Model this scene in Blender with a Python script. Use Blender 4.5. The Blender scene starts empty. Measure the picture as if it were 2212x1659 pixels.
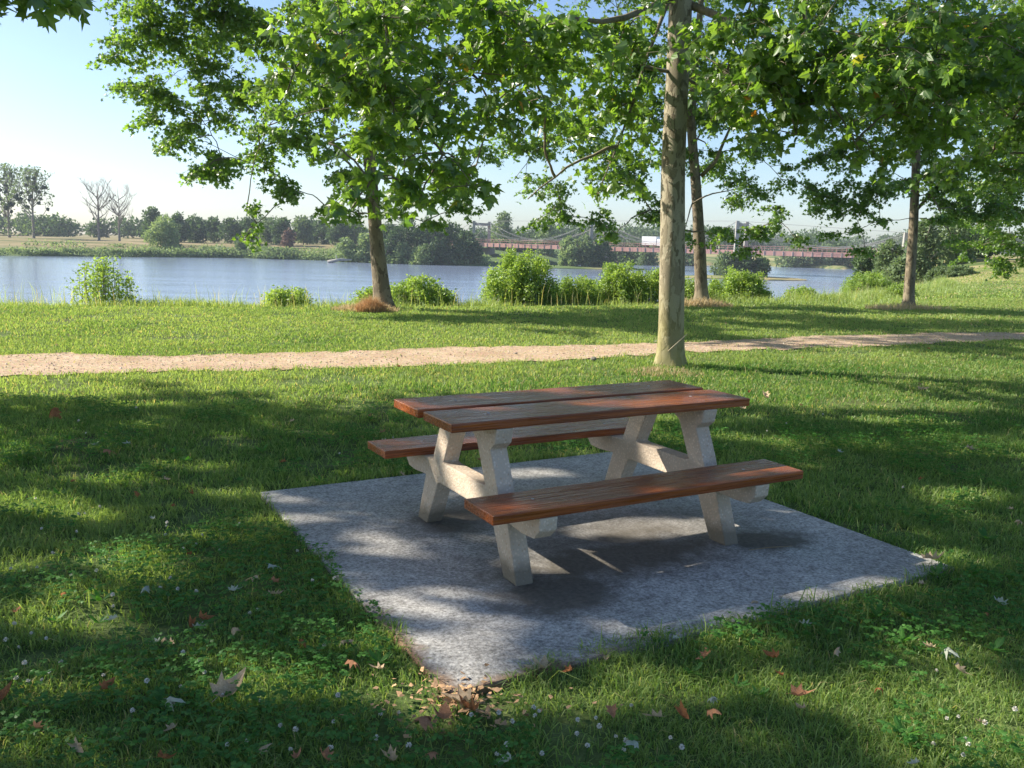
import bpy, bmesh, math, random
import numpy as np
from mathutils import Vector, Matrix
R = math.radians
random.seed(7); rng = np.random.default_rng(7)
SC = bpy.context.scene
COL = SC.collection

# ------------------------------------------------------------------ camera
CZ = 1.5396; PIT = R(9.1987); ROL = R(1.4008); F = 3515.9 / 4096.0   # focal in image widths
cam = bpy.data.cameras.new('camera'); co = bpy.data.objects.new('camera', cam); COL.objects.link(co)
cam.sensor_width = 36; cam.lens = F * 36; cam.clip_start = .05; cam.clip_end = 6000
fw = Vector((0, math.cos(PIT), -math.sin(PIT))); rt = Vector((1, 0, 0)); up = rt.cross(fw)
c_, s_ = math.cos(ROL), math.sin(ROL)
RT = c_ * rt + s_ * up; UP = -s_ * rt + c_ * up
mw = Matrix.Identity(4)
for i in range(3):
    mw[i][0] = RT[i]; mw[i][1] = UP[i]; mw[i][2] = -fw[i]; mw[i][3] = (0, 0, CZ)[i]
co.matrix_world = mw
SC.camera = co

# ------------------------------------------------------------------ light
SUN_EL = R(33.3); SHX, SHY = .979, -.203           # direction in which shadows fall
sd = Vector((-SHX * math.cos(SUN_EL), -SHY * math.cos(SUN_EL), math.sin(SUN_EL)))   # towards the sun
sun = bpy.data.lights.new('sun', 'SUN'); sun.energy = 5.0; sun.angle = R(.55); sun.color = (1, .93, .80)
so = bpy.data.objects.new('sun', sun); COL.objects.link(so); so.rotation_euler = sd.to_track_quat('Z', 'Y').to_euler()
so.location = (-20, 5, 20)
W = bpy.data.worlds.new('World'); SC.world = W; W.use_nodes = True
wn = W.node_tree; wn.nodes.clear()
sky = wn.nodes.new('ShaderNodeTexSky'); sky.sky_type = 'NISHITA'; sky.sun_disc = False
sky.sun_elevation = SUN_EL; sky.sun_rotation = math.atan2(sd.x, sd.y)
sky.air_density = .85; sky.dust_density = 1.0; sky.ozone_density = 3.0; sky.altitude = 50
bg = wn.nodes.new('ShaderNodeBackground'); bg.inputs[1].default_value = .105
wo = wn.nodes.new('ShaderNodeOutputWorld')
wn.links.new(sky.outputs[0], bg.inputs[0]); wn.links.new(bg.outputs[0], wo.inputs[0])
SC.view_settings.view_transform = 'Standard'; SC.view_settings.look = 'None'
SC.view_settings.exposure = 1.0; SC.view_settings.gamma = 1
SC.render.engine = 'CYCLES'
cy = SC.cycles
cy.use_denoising = True; cy.max_bounces = 8; cy.diffuse_bounces = 3; cy.glossy_bounces = 3
cy.transmission_bounces = 4; cy.transparent_max_bounces = 8; cy.volume_bounces = 1
cy.sample_clamp_indirect = 6

def ray(px, py):
    "direction of the point (px,py) of the photograph measured on a 2212 wide grid"
    x = (px - 1106) / 2212 / F; y = -(py - 829.5) / 2212 / F
    return RT * x + UP * y + fw
def at(px, py, Y):
    d = ray(px, py); t = Y / d.y
    return Vector((d.x * t, Y, CZ + d.z * t))
def gp(px, py, z=0.0):
    d = ray(px, py); t = (z - CZ) / d.z
    return Vector((d.x * t, d.y * t, z))

# ------------------------------------------------------------------ helpers
def tag(o, label=None, cat=None, group=None, kind=None):
    if label: o['label'] = label
    if cat: o['category'] = cat
    if group: o['group'] = group
    if kind: o['kind'] = kind
    return o
def link(name, data, parent=None, loc=None, rot=None):
    o = bpy.data.objects.new(name, data); COL.objects.link(o)
    if parent: o.parent = parent
    if loc is not None: o.location = loc
    if rot is not None: o.rotation_euler = rot
    return o
def empty(name, loc, label, cat, group=None, rz=0):
    o = link(name, None, None, loc, (0, 0, rz)); o.empty_display_size = .2
    return tag(o, label, cat, group)
def npmesh(name, V, loops, starts, mat, rnd=None, smooth=False, attr='rnd'):
    V = np.ascontiguousarray(V, np.float32); me = bpy.data.meshes.new(name)
    me.vertices.add(len(V)); me.vertices.foreach_set('co', V.ravel())
    me.loops.add(len(loops)); me.loops.foreach_set('vertex_index', np.ascontiguousarray(loops, np.int32))
    me.polygons.add(len(starts)); me.polygons.foreach_set('loop_start', np.ascontiguousarray(starts, np.int32))
    if rnd is not None:
        a = me.attributes.new(attr, 'FLOAT', 'POINT'); a.data.foreach_set('value', np.ascontiguousarray(rnd, np.float32))
    me.update(calc_edges=True)
    me.polygons.foreach_set('use_smooth', np.full(len(starts), smooth))
    if mat: me.materials.append(mat)
    return me
class MB:
    "collects shapes for ONE mesh"
    def __init__(s): s.v = []; s.f = []
    def add(s, vs, fs):
        o = len(s.v); s.v += [tuple(v) for v in vs]; s.f += [tuple(i + o for i in f) for f in fs]
    def box(s, a, b, M=None):
        vs = [Vector((x, y, z)) for z in (a[2], b[2]) for y in (a[1], b[1]) for x in (a[0], b[0])]
        if M: vs = [M @ v for v in vs]
        s.add(vs, [(0, 2, 3, 1), (4, 5, 7, 6), (0, 1, 5, 4), (2, 6, 7, 3), (0, 4, 6, 2), (1, 3, 7, 5)])
    def bar(s, p, q, w, h=None, upv=(0, 0, 1)):
        p, q = Vector(p), Vector(q); d = (q - p).normalized(); h = h or w
        u = d.cross(Vector(upv));
        if u.length < 1e-4: u = Vector((1, 0, 0))
        u.normalize(); v = u.cross(d)
        vs = [c + a * u * w / 2 + b * v * h / 2 for c in (p, q) for a, b in ((-1, -1), (1, -1), (1, 1), (-1, 1))]
        s.add(vs, [(3, 2, 1, 0), (4, 5, 6, 7), (0, 1, 5, 4), (1, 2, 6, 5), (2, 3, 7, 6), (3, 0, 4, 7)])
    def tube(s, pts, rad, n=6, cap=True):
        pts = [Vector(p) for p in pts]; m = len(pts); vs = []; fs = []
        prev = None
        for i, p in enumerate(pts):
            d = (pts[min(i + 1, m - 1)] - pts[max(i - 1, 0)]).normalized()
            if prev is None:
                u = d.cross(Vector((0.3, 1, 0.1)));
                if u.length < .1: u = d.cross(Vector((1, 0, 0)))
            else: u = prev - d * prev.dot(d)
            u.normalize(); prev = u; w = d.cross(u)
            r = rad[i] if hasattr(rad, '__len__') else rad
            vs += [p + (u * math.cos(6.28319 * k / n) + w * math.sin(6.28319 * k / n)) * r for k in range(n)]
        for i in range(m - 1):
            for k in range(n):
                k2 = (k + 1) % n; fs.append((i * n + k, i * n + k2, i * n + n + k2, i * n + n + k))
        if cap: fs.append(tuple(range(m * n - n, m * n))); fs.append(tuple(reversed(range(n))))
        s.add(vs, fs)
    def mesh(s, name, mat, smooth=False):
        me = bpy.data.meshes.new(name); me.from_pydata(s.v, [], s.f); me.update()
        if smooth: me.polygons.foreach_set('use_smooth', np.ones(len(me.polygons), bool))
        me.materials.append(mat); return me
    def build(s, name, mat, parent=None, smooth=False, loc=None, rot=None):
        return link(name, s.mesh(name, mat, smooth), parent, loc, rot)
def bevel(me, w, seg=2, ang=30):
    bm = bmesh.new(); bm.from_mesh(me); bmesh.ops.remove_doubles(bm, verts=bm.verts, dist=1e-5)
    es = [e for e in bm.edges if len(e.link_faces) == 2 and e.calc_face_angle(0) > R(ang)]
    bmesh.ops.bevel(bm, geom=es, offset=w, segments=seg, profile=.6, affect='EDGES', clamp_overlap=True)
    bmesh.ops.recalc_face_normals(bm, faces=bm.faces)
    bm.to_mesh(me); bm.free(); return me

# value noise for layout in numpy
_P = np.random.default_rng(3).random((256, 256))
def vnoise(x, y, s=1.0, o=0):
    x = np.asarray(x) / s + 17.3 * o; y = np.asarray(y) / s + 9.1 * o
    xi = np.floor(x).astype(int); yi = np.floor(y).astype(int); fx = x - xi; fy = y - yi
    fx = fx * fx * (3 - 2 * fx); fy = fy * fy * (3 - 2 * fy); g = lambda a, b: _P[a % 256, b % 256]
    return (g(xi, yi) * (1 - fx) + g(xi + 1, yi) * fx) * (1 - fy) + (g(xi, yi + 1) * (1 - fx) + g(xi + 1, yi + 1) * fx) * fy

# ------------------------------------------------------------------ materials
def mat(name):
    m = bpy.data.materials.new(name); m.use_nodes = True; t = m.node_tree; t.nodes.clear()
    o = t.nodes.new('ShaderNodeOutputMaterial'); return m, t, o
def N(t, ty, **k):
    n = t.nodes.new(ty)
    for a, b in k.items():
        if a.startswith('i_'):
            key = a[2:]; key = int(key) if key.isdigit() else key.replace('_', ' ')
            n.inputs[key].default_value = b
        else: setattr(n, a, b)
    return n
def ramp(t, src, stops, interp='LINEAR'):
    r = N(t, 'ShaderNodeValToRGB'); e = r.color_ramp; e.interpolation = interp
    while len(e.elements) < len(stops): e.elements.new(.5)
    for el, (p, c) in zip(e.elements, stops):
        el.position = p; el.color = (*c, 1) if len(c) == 3 else c
    t.links.new(src, r.inputs[0]); return r.outputs[0]
def mixc(t, fac, a, b, mode='MIX'):
    m = N(t, 'ShaderNodeMix', data_type='RGBA', blend_type=mode)
    for s, v in ((0, fac), (6, a), (7, b)):
        if hasattr(v, 'links'): t.links.new(v, m.inputs[s])
        elif s == 0: m.inputs[0].default_value = v
        else: m.inputs[s].default_value = (*v, 1)
    return m.outputs[2]
def math_(t, op, a, b=0.0, clamp=False):
    m = N(t, 'ShaderNodeMath', operation=op, use_clamp=clamp)
    for s, v in ((0, a), (1, b)):
        if hasattr(v, 'links'): t.links.new(v, m.inputs[s])
        else: m.inputs[s].default_value = v
    return m.outputs[0]
def noise(t, co, scale, detail=4, rough=.55, out=0, dist=0):
    n = N(t, 'ShaderNodeTexNoise', i_Scale=scale, i_Detail=detail, i_Roughness=rough, i_Distortion=dist)
    if co is not None: t.links.new(co, n.inputs['Vector'])
    return n.outputs[out]
def scaled(t, co, sc):
    m = N(t, 'ShaderNodeMapping', i_Scale=sc); t.links.new(co, m.inputs['Vector']); return m.outputs[0]
def bump(t, h, strength=.3, dist=.01):
    b = N(t, 'ShaderNodeBump', i_Strength=strength, i_Distance=dist); t.links.new(h, b.inputs['Height']); return b.outputs[0]
def principled(t, o, col, rough=.8, nrm=None, spec=.5):
    p = N(t, 'ShaderNodeBsdfPrincipled')
    p.inputs['Specular IOR Level'].default_value = spec
    for k, v in (('Base Color', col), ('Roughness', rough), ('Normal', nrm)):
        if v is None: continue
        if hasattr(v, 'links'): t.links.new(v, p.inputs[k])
        else: p.inputs[k].default_value = (*v, 1) if k == 'Base Color' else v
    t.links.new(p.outputs[0], o.inputs[0]); return p
def leafmat(name, dark, light, trans, tfac=.45, rough=.45, gloss=.06, extra=None):
    "two-sided leaf: diffuse + translucent + a little gloss; the tone varies leaf by leaf"
    m, t, o = mat(name)
    a = N(t, 'ShaderNodeAttribute', attribute_name='rnd')
    stops = [(0, dark), (.75, light)]
    if extra: stops += [(.9 if extra[0] > .4 else .997, light), (.93 if extra[0] > .4 else .998, extra)]
    c = ramp(t, a.outputs['Fac'], stops)
    k = mixc(t, 1, c, trans, 'MULTIPLY')
    d = N(t, 'ShaderNodeBsdfDiffuse'); tr = N(t, 'ShaderNodeBsdfTranslucent'); g = N(t, 'ShaderNodeBsdfGlossy', i_Roughness=rough)
    g.inputs['Color'].default_value = (1, 1, 1, 1)
    t.links.new(c, d.inputs[0]); t.links.new(k, tr.inputs[0])
    x = N(t, 'ShaderNodeMixShader', i_0=tfac); t.links.new(d.outputs[0], x.inputs[1]); t.links.new(tr.outputs[0], x.inputs[2])
    y = N(t, 'ShaderNodeMixShader', i_0=gloss); t.links.new(x.outputs[0], y.inputs[1]); t.links.new(g.outputs[0], y.inputs[2])
    t.links.new(y.outputs[0], o.inputs[0]); return m
def flat(name, col, rough=.7, var=.25, scale=8, spec=.4):
    m, t, o = mat(name); tc = N(t, 'ShaderNodeTexCoord').outputs['Object']
    n = noise(t, tc, scale, 5)
    c = ramp(t, n, [(.3, tuple(v * (1 - var) for v in col)), (.7, tuple(min(1, v * (1 + var)) for v in col))])
    principled(t, o, c, rough, bump(t, n, .2, .01), spec); return m

M = {}
M['leaf_near'] = leafmat('plane_leaf', (.055, .12, .028), (.125, .215, .05), (2.9, 2.7, .9), .5, .38, .055, (.32, .12, .03))
M['leaf_far'] = leafmat('plane_leaf_row', (.055, .12, .028), (.125, .215, .05), (2.8, 2.6, .9), .5, .4, .05)
M['bush'] = leafmat('bush_leaf', (.13, .22, .05), (.26, .36, .10), (2.2, 2.1, .9), .45, .5, .04)
M['grass'] = leafmat('grass_blade', (.045, .145, .024), (.26, .335, .115), (2.0, 2.0, .95), .42, .5, .018, (.42, .36, .18))
M['clover'] = leafmat('clover_leaf', (.045, .14, .026), (.09, .22, .045), (2.2, 2.2, 1), .4, .5, .02)
M['tall'] = leafmat('tall_grass_blade', (.17, .26, .07), (.30, .39, .13), (2.0, 1.8, .9), .42, .5, .04, (.5, .45, .25))
M['straw'] = leafmat('straw_blade', (.42, .31, .16), (.62, .50, .30), (1.3, 1.2, 1), .35, .6, .03)
M['rust'] = leafmat('dead_weed', (.36, .22, .10), (.56, .38, .20), (1.3, 1.1, 1), .35, .6, .03)
M['willow'] = leafmat('willow_leaf', (.15, .22, .09), (.24, .31, .14), (1.7, 1.7, 1), .35, .6, .02)
M['pale'] = leafmat('pale_crown_leaf', (.10, .155, .07), (.16, .22, .10), (1.7, 1.7, 1), .35, .6, .02)
M['dark'] = leafmat('dark_crown_leaf', (.05, .10, .035), (.095, .15, .055), (1.6, 1.6, 1), .3, .6, .02)
M['red'] = leafmat('reddish_crown_leaf', (.13, .085, .06), (.18, .12, .09), (1.3, 1.2, 1), .3, .6, .02)
M['mistle'] = leafmat('mistletoe_leaf', (.03, .06, .02), (.05, .08, .03), (1.4, 1.4, 1), .3, .6, .02)

def bark(name, base, patch, dark, vs=9, moss=0.0):
    m, t, o = mat(name); tc = N(t, 'ShaderNodeTexCoord').outputs['Object']
    s = scaled(t, tc, (1, 1, .45))
    w = noise(t, s, 6, 3); wv = N(t, 'ShaderNodeVectorMath', operation='MULTIPLY_ADD')
    nn = N(t, 'ShaderNodeTexNoise', i_Scale=5.0); t.links.new(s, nn.inputs['Vector'])
    wv.inputs[1].default_value = (.22, .22, .22); t.links.new(nn.outputs['Color'], wv.inputs[0]); t.links.new(s, wv.inputs[2])
    n1 = noise(t, wv.outputs[0], vs, 3, .5); n2 = noise(t, wv.outputs[0], vs * 1.7, 2, .5); n3 = noise(t, tc, 60, 4)
    p1 = ramp(t, n1, [(.50, (0, 0, 0)), (.52, (1, 1, 1))]); p2 = ramp(t, n2, [(.57, (0, 0, 0)), (.585, (1, 1, 1))])
    c = mixc(t, p1, base, patch); c = mixc(t, p2, c, dark)
    c = mixc(t, .25, c, ramp(t, n3, [(.3, (.25, .24, .2)), (.7, (1, 1, 1))]), 'MULTIPLY')
    if moss:
        gz = N(t, 'ShaderNodeSeparateXYZ'); t.links.new(tc, gz.inputs[0])
        f = math_(t, 'MULTIPLY', math_(t, 'SUBTRACT', 1.15, gz.outputs[2], True), noise(t, tc, 4, 4))
        c = mixc(t, math_(t, 'MULTIPLY', f, moss * 1.9, True), c, (.30, .27, .085))
    h = math_(t, 'ADD', math_(t, 'ADD', p1, p2), math_(t, 'MULTIPLY', n3, .5))
    principled(t, o, c, .8, bump(t, h, .55, .006), .3); return m
M['bark'] = bark('plane_bark', (.36, .315, .225), (.26, .22, .15), (.18, .15, .10), 9, .6)
M['bark2'] = bark('plane_bark_row', (.27, .22, .15), (.20, .16, .11), (.13, .10, .07), 7)
M['branch'] = flat('branch_bark', (.20, .165, .115), .8, .35, 20)
M['greybark'] = flat('grey_bark', (.23, .20, .17), .85, .3, 2)

def make_ground():
    m, t, o = mat('ground'); tc = N(t, 'ShaderNodeNewGeometry').outputs['Position']
    n1 = noise(t, tc, .35, 6, .6); n2 = noise(t, tc, 9, 5, .65); n3 = noise(t, tc, 70, 3, .6)
    g = ramp(t, n2, [(.3, (.05, .09, .025)), (.5, (.10, .15, .045)), (.7, (.19, .24, .09))])
    g = mixc(t, ramp(t, n1, [(.45, (0, 0, 0)), (.7, (.6, .6, .6))]), g, (.17, .18, .07))
    g = mixc(t, .5, g, ramp(t, n3, [(.3, (.35, .35, .3)), (.65, (1.0, 1.0, 1.0))]), 'MULTIPLY')
    soil = ramp(t, n3, [(.3, (.05, .04, .028)), (.7, (.11, .085, .06))])
    g = mixc(t, ramp(t, noise(t, tc, 1.3, 4), [(.60, (0, 0, 0)), (.72, (.8, .8, .8))]), g, soil)
    # far meadow beyond the river is straw coloured
    sep = N(t, 'ShaderNodeSeparateXYZ'); t.links.new(tc, sep.inputs[0])
    far = math_(t, 'MULTIPLY', math_(t, 'SUBTRACT', sep.outputs[1], 150, False), .05, True)
    n4 = noise(t, scaled(t, tc, (.25, 1, 1)), .12, 5, .6)
    mead = ramp(t, n4, [(.35, (.09, .12, .04)), (.5, (.24, .20, .10)), (.65, (.33, .26, .15))])
    low = math_(t, 'MULTIPLY', math_(t, 'MULTIPLY', math_(t, 'ADD', sep.outputs[2], 3.9), .8, True), math_(t, 'MULTIPLY', math_(t, 'SUBTRACT', -20, sep.outputs[0]), .03, True), True)
    mead = mixc(t, low, mixc(t, n4, (.05, .10, .03), (.17, .21, .08)), mead)
    g = mixc(t, far, g, mead)
    rgt = math_(t, 'MULTIPLY', math_(t, 'MULTIPLY', math_(t, 'SUBTRACT', sep.outputs[0], 17), .12, True), math_(t, 'MULTIPLY', math_(t, 'SUBTRACT', sep.outputs[1], 33), .12, True))
    dry = ramp(t, noise(t, scaled(t, tc, (.5, 1, 1)), .16, 4, .6), [(.42, (0, 0, 0)), (.58, (1, 1, 1))])
    g = mixc(t, math_(t, 'MULTIPLY', rgt, dry), g, (.36, .30, .15))
    principled(t, o, g, .95, bump(t, n2, .6, .04), .1); return m
M['ground'] = make_ground()
def make_path():
    m, t, o = mat('path'); tc = N(t, 'ShaderNodeNewGeometry').outputs['Position']
    n1 = noise(t, tc, 1.6, 6, .7); n2 = noise(t, tc, 26, 6, .8); v = N(t, 'ShaderNodeTexVoronoi', i_Scale=55.0); t.links.new(tc, v.inputs['Vector'])
    c = ramp(t, n1, [(.3, (.42, .30, .20)), (.7, (.58, .45, .33))])
    c = mixc(t, .85, c, ramp(t, n2, [(.36, (.50, .46, .42)), (.5, (.95, .93, .9)), (.64, (1.3, 1.28, 1.28))]), 'MULTIPLY')
    c = mixc(t, .25, c, v.outputs['Color'], 'SOFT_LIGHT')
    principled(t, o, c, .95, bump(t, n2, .6, .012), .1); return m
M['path'] = make_path()
def make_slab():
    m, t, o = mat('concrete_slab'); tc = N(t, 'ShaderNodeTexCoord').outputs['Object']
    n1 = noise(t, tc, 1.6, 6, .65); n2 = noise(t, tc, 60, 4, .75); n4 = noise(t, tc, 16, 6, .8); v = N(t, 'ShaderNodeTexVoronoi', i_Scale=110.0); t.links.new(tc, v.inputs['Vector'])
    c = ramp(t, n1, [(.3, (.34, .325, .305)), (.65, (.56, .54, .51))])
    c = mixc(t, .85, c, ramp(t, n2, [(.34, (.30, .29, .28)), (.5, (.8, .8, .8)), (.66, (1.3, 1.3, 1.3))]), 'MULTIPLY')
    c = mixc(t, .7, c, ramp(t, n4, [(.36, (.42, .41, .40)), (.5, (.95, .95, .95)), (.62, (1.2, 1.2, 1.2))]), 'MULTIPLY')
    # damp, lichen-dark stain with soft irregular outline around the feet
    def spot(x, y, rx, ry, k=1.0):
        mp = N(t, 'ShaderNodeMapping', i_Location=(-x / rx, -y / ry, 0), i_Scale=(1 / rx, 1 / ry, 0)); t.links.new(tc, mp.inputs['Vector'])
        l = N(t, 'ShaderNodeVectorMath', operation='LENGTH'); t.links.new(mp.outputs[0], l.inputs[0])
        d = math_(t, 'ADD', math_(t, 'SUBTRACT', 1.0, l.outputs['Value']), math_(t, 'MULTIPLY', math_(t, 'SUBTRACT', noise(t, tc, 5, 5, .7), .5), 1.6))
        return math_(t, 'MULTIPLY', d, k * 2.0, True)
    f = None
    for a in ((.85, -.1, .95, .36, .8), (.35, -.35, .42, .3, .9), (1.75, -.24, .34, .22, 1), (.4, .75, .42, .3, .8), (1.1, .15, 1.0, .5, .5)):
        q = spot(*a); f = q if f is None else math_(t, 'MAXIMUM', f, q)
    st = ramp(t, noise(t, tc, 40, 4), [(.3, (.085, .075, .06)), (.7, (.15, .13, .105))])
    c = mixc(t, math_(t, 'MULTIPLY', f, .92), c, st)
    # soil creeping over the rim
    sep = N(t, 'ShaderNodeSeparateXYZ'); t.links.new(tc, sep.inputs[0])
    ed = math_(t, 'MINIMUM', math_(t, 'SUBTRACT', sep.outputs[0], -.45), math_(t, 'ADD', sep.outputs[1], .95))
    ed = math_(t, 'ADD', ed, math_(t, 'MULTIPLY', math_(t, 'SUBTRACT', noise(t, tc, 4, 5, .7), .5), .22))
    mp = N(t, 'ShaderNodeMapping', i_Location=(.45, .95, 0), i_Scale=(1, 1, 0)); t.links.new(tc, mp.inputs['Vector']); l_ = N(t, 'ShaderNodeVectorMath', operation='LENGTH'); t.links.new(mp.outputs[0], l_.inputs[0])
    cor = math_(t, 'MULTIPLY', math_(t, 'SUBTRACT', .95, l_.outputs['Value']), 2.5, True)
    c = mixc(t, math_(t, 'MULTIPLY', math_(t, 'SUBTRACT', 1.0, math_(t, 'MULTIPLY', ed, 14.0, True), True), cor), c, ramp(t, n2, [(.3, (.13, .08, .05)), (.7, (.30, .19, .12))]))
    h = math_(t, 'ADD', n2, math_(t, 'MULTIPLY', v.outputs['Distance'], .5))
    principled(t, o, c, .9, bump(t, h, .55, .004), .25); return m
M['slab'] = make_slab()
def make_aggregate():
    m, t, o = mat('exposed_aggregate'); tc = N(t, 'ShaderNodeTexCoord').outputs['Object']
    v = N(t, 'ShaderNodeTexVoronoi', i_Scale=70.0); t.links.new(tc, v.inputs['Vector'])
    v2 = N(t, 'ShaderNodeTexVoronoi', i_Scale=170.0); t.links.new(tc, v2.inputs['Vector'])
    s = N(t, 'ShaderNodeSeparateColor'); t.links.new(v.outputs['Color'], s.inputs[0])
    peb = ramp(t, s.outputs[0], [(0, (.34, .22, .14)), (.3, (.60, .45, .32)), (.6, (.70, .57, .44)), (.85, (.80, .72, .62)), (1, (.44, .38, .34))])
    c = mixc(t, ramp(t, v.outputs['Distance'], [(.28, (0, 0, 0)), (.5, (1, 1, 1))]), mixc(t, .45, peb, (.68, .54, .42)), (.58, .48, .375))
    n = noise(t, tc, 5, 5); c = mixc(t, .35, c, ramp(t, n, [(.3, (.6, .58, .55)), (.6, (1, 1, 1))]), 'MULTIPLY')
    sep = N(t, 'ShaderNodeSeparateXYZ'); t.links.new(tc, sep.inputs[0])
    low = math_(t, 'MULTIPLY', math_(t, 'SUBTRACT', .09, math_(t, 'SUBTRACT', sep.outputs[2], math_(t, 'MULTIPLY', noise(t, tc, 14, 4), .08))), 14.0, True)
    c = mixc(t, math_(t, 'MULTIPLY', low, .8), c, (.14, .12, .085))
    h = math_(t, 'MULTIPLY', v.outputs['Distance'], -1.0)
    principled(t, o, c, .85, bump(t, math_(t, 'ADD', h, math_(t, 'MULTIPLY', v2.outputs['Distance'], -.4)), .5, .005), .3); return m
M['agg'] = make_aggregate()
def make_wood():
    m, t, o = mat('varnished_wood'); tc = N(t, 'ShaderNodeTexCoord').outputs['Object']
    oi = N(t, 'ShaderNodeObjectInfo'); off = N(t, 'ShaderNodeVectorMath', operation='ADD'); t.links.new(tc, off.inputs[0]); t.links.new(oi.outputs['Location'], off.inputs[1])
    g = scaled(t, off.outputs[0], (.9, 22, 22)); n1 = noise(t, g, 3.0, 8, .68, dist=.4)
    g2 = scaled(t, off.outputs[0], (1.3, 60, 60)); n2 = noise(t, g2, 2.0, 6, .7)
    geo = N(t, 'ShaderNodeNewGeometry'); sp = N(t, 'ShaderNodeSeparateXYZ'); t.links.new(geo.outputs['Normal'], sp.inputs[0])
    top = math_(t, 'GREATER_THAN', sp.outputs[2], .7)
    c = ramp(t, n1, [(.3, (.10, .024, .006)), (.5, (.25, .06, .012)), (.7, (.45, .135, .03))])
    wear = ramp(t, noise(t, scaled(t, off.outputs[0], (.8, 4, 4)), 2.2, 6, .7), [(.42, (0, 0, 0)), (.62, (1, 1, 1))])
    grain = ramp(t, n2, [(.42, (0, 0, 0)), (.56, (1, 1, 1))])
    worn = mixc(t, grain, (.17, .06, .025), (.38, .18, .09))
    c = mixc(t, math_(t, 'MULTIPLY', math_(t, 'MULTIPLY', wear, top), .2), c, worn)
    r = math_(t, 'ADD', .15, math_(t, 'MULTIPLY', grain, .3))
    h = math_(t, 'ADD', math_(t, 'MULTIPLY', n1, .6), math_(t, 'MULTIPLY', grain, math_(t, 'ADD', .35, wear)))
    principled(t, o, c, r, bump(t, math_(t, 'MULTIPLY', h, math_(t, 'ADD', .25, top)), .8, .003), .5).inputs['Coat Weight'].default_value = .08; return m
M['wood'] = make_wood()
M['bolt'] = flat('bolt_steel', (.45, .45, .43), .45, .1, 30)
def make_water():
    m, t, o = mat('river_water'); tc = N(t, 'ShaderNodeNewGeometry').outputs['Position']
    a = noise(t, scaled(t, tc, (.35, 1, 1)), .9, 5, .6); b = noise(t, scaled(t, tc, (.12, .5, 1)), .25, 4, .55)
    h = math_(t, 'ADD', math_(t, 'MULTIPLY', a, .10), math_(t, 'MULTIPLY', b, .35))
    bp_ = N(t, 'ShaderNodeBump', i_Strength=.75, i_Distance=1.0); t.links.new(h, bp_.inputs['Height'])
    p = principled(t, o, (.20, .25, .35), .13, bp_.outputs[0], .5); p.inputs['IOR'].default_value = 1.33; return m
M['water'] = make_water()
M['pylon'] = flat('pylon_concrete', (.31, .30, .27), .85, .12, .5)
M['pier'] = flat('pier_stone', (.30, .26, .23), .9, .2, .6)
M['bridge_red'] = flat('bridge_red_paint', (.40, .22, .19), .6, .12, .5)
M['bridge_rib'] = flat('bridge_pale_rib', (.42, .33, .30), .6, .1, .5)
M['cable'] = flat('cable_steel', (.26, .26, .26), .5, .1, 1)
M['white'] = flat('white_vehicle_paint', (.78, .78, .76), .35, .04, 3)
M['glass'] = flat('vehicle_glass', (.05, .06, .07), .1, .1, 1)
M['rubber'] = flat('rubber', (.03, .03, .03), .8, .1, 4)
M['petal'] = flat('clover_flower', (.72, .68, .60), .7, .12, 200)
M['stone'] = flat('path_stone', (.22, .20, .17), .9, .25, 25)
M['driftwood'] = flat('bleached_log', (.34, .32, .29), .9, .15, 3)
M['twig'] = flat('dry_twig', (.42, .35, .26), .85, .2, 40)
M['litter'] = flat('leaf_litter', (.46, .28, .15), .9, .4, 30)
def deadleaf(name, a, b, spec=.3):
    m, t, o = mat(name); tc = N(t, 'ShaderNodeTexCoord').outputs['Object']; n = noise(t, tc, 18, 6, .7)
    d = N(t, 'ShaderNodeBsdfDiffuse'); tr = N(t, 'ShaderNodeBsdfTranslucent'); c = ramp(t, n, [(.3, a), (.7, b)])
    t.links.new(c, d.inputs[0]); t.links.new(c, tr.inputs[0]); x = N(t, 'ShaderNodeMixShader', i_0=.25)
    t.links.new(d.outputs[0], x.inputs[1]); t.links.new(tr.outputs[0], x.inputs[2]); t.links.new(x.outputs[0], o.inputs[0]); return m
M['dl_tan'] = deadleaf('dead_leaf_tan', (.42, .29, .17), (.66, .52, .36))
M['dl_brown'] = deadleaf('dead_leaf_brown', (.28, .11, .045), (.48, .22, .10))
M['dl_pale'] = deadleaf('dead_leaf_pale', (.40, .44, .36), (.58, .60, .50))
M['dl_rust'] = deadleaf('dead_leaf_rust', (.36, .16, .08), (.55, .30, .18))

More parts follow.
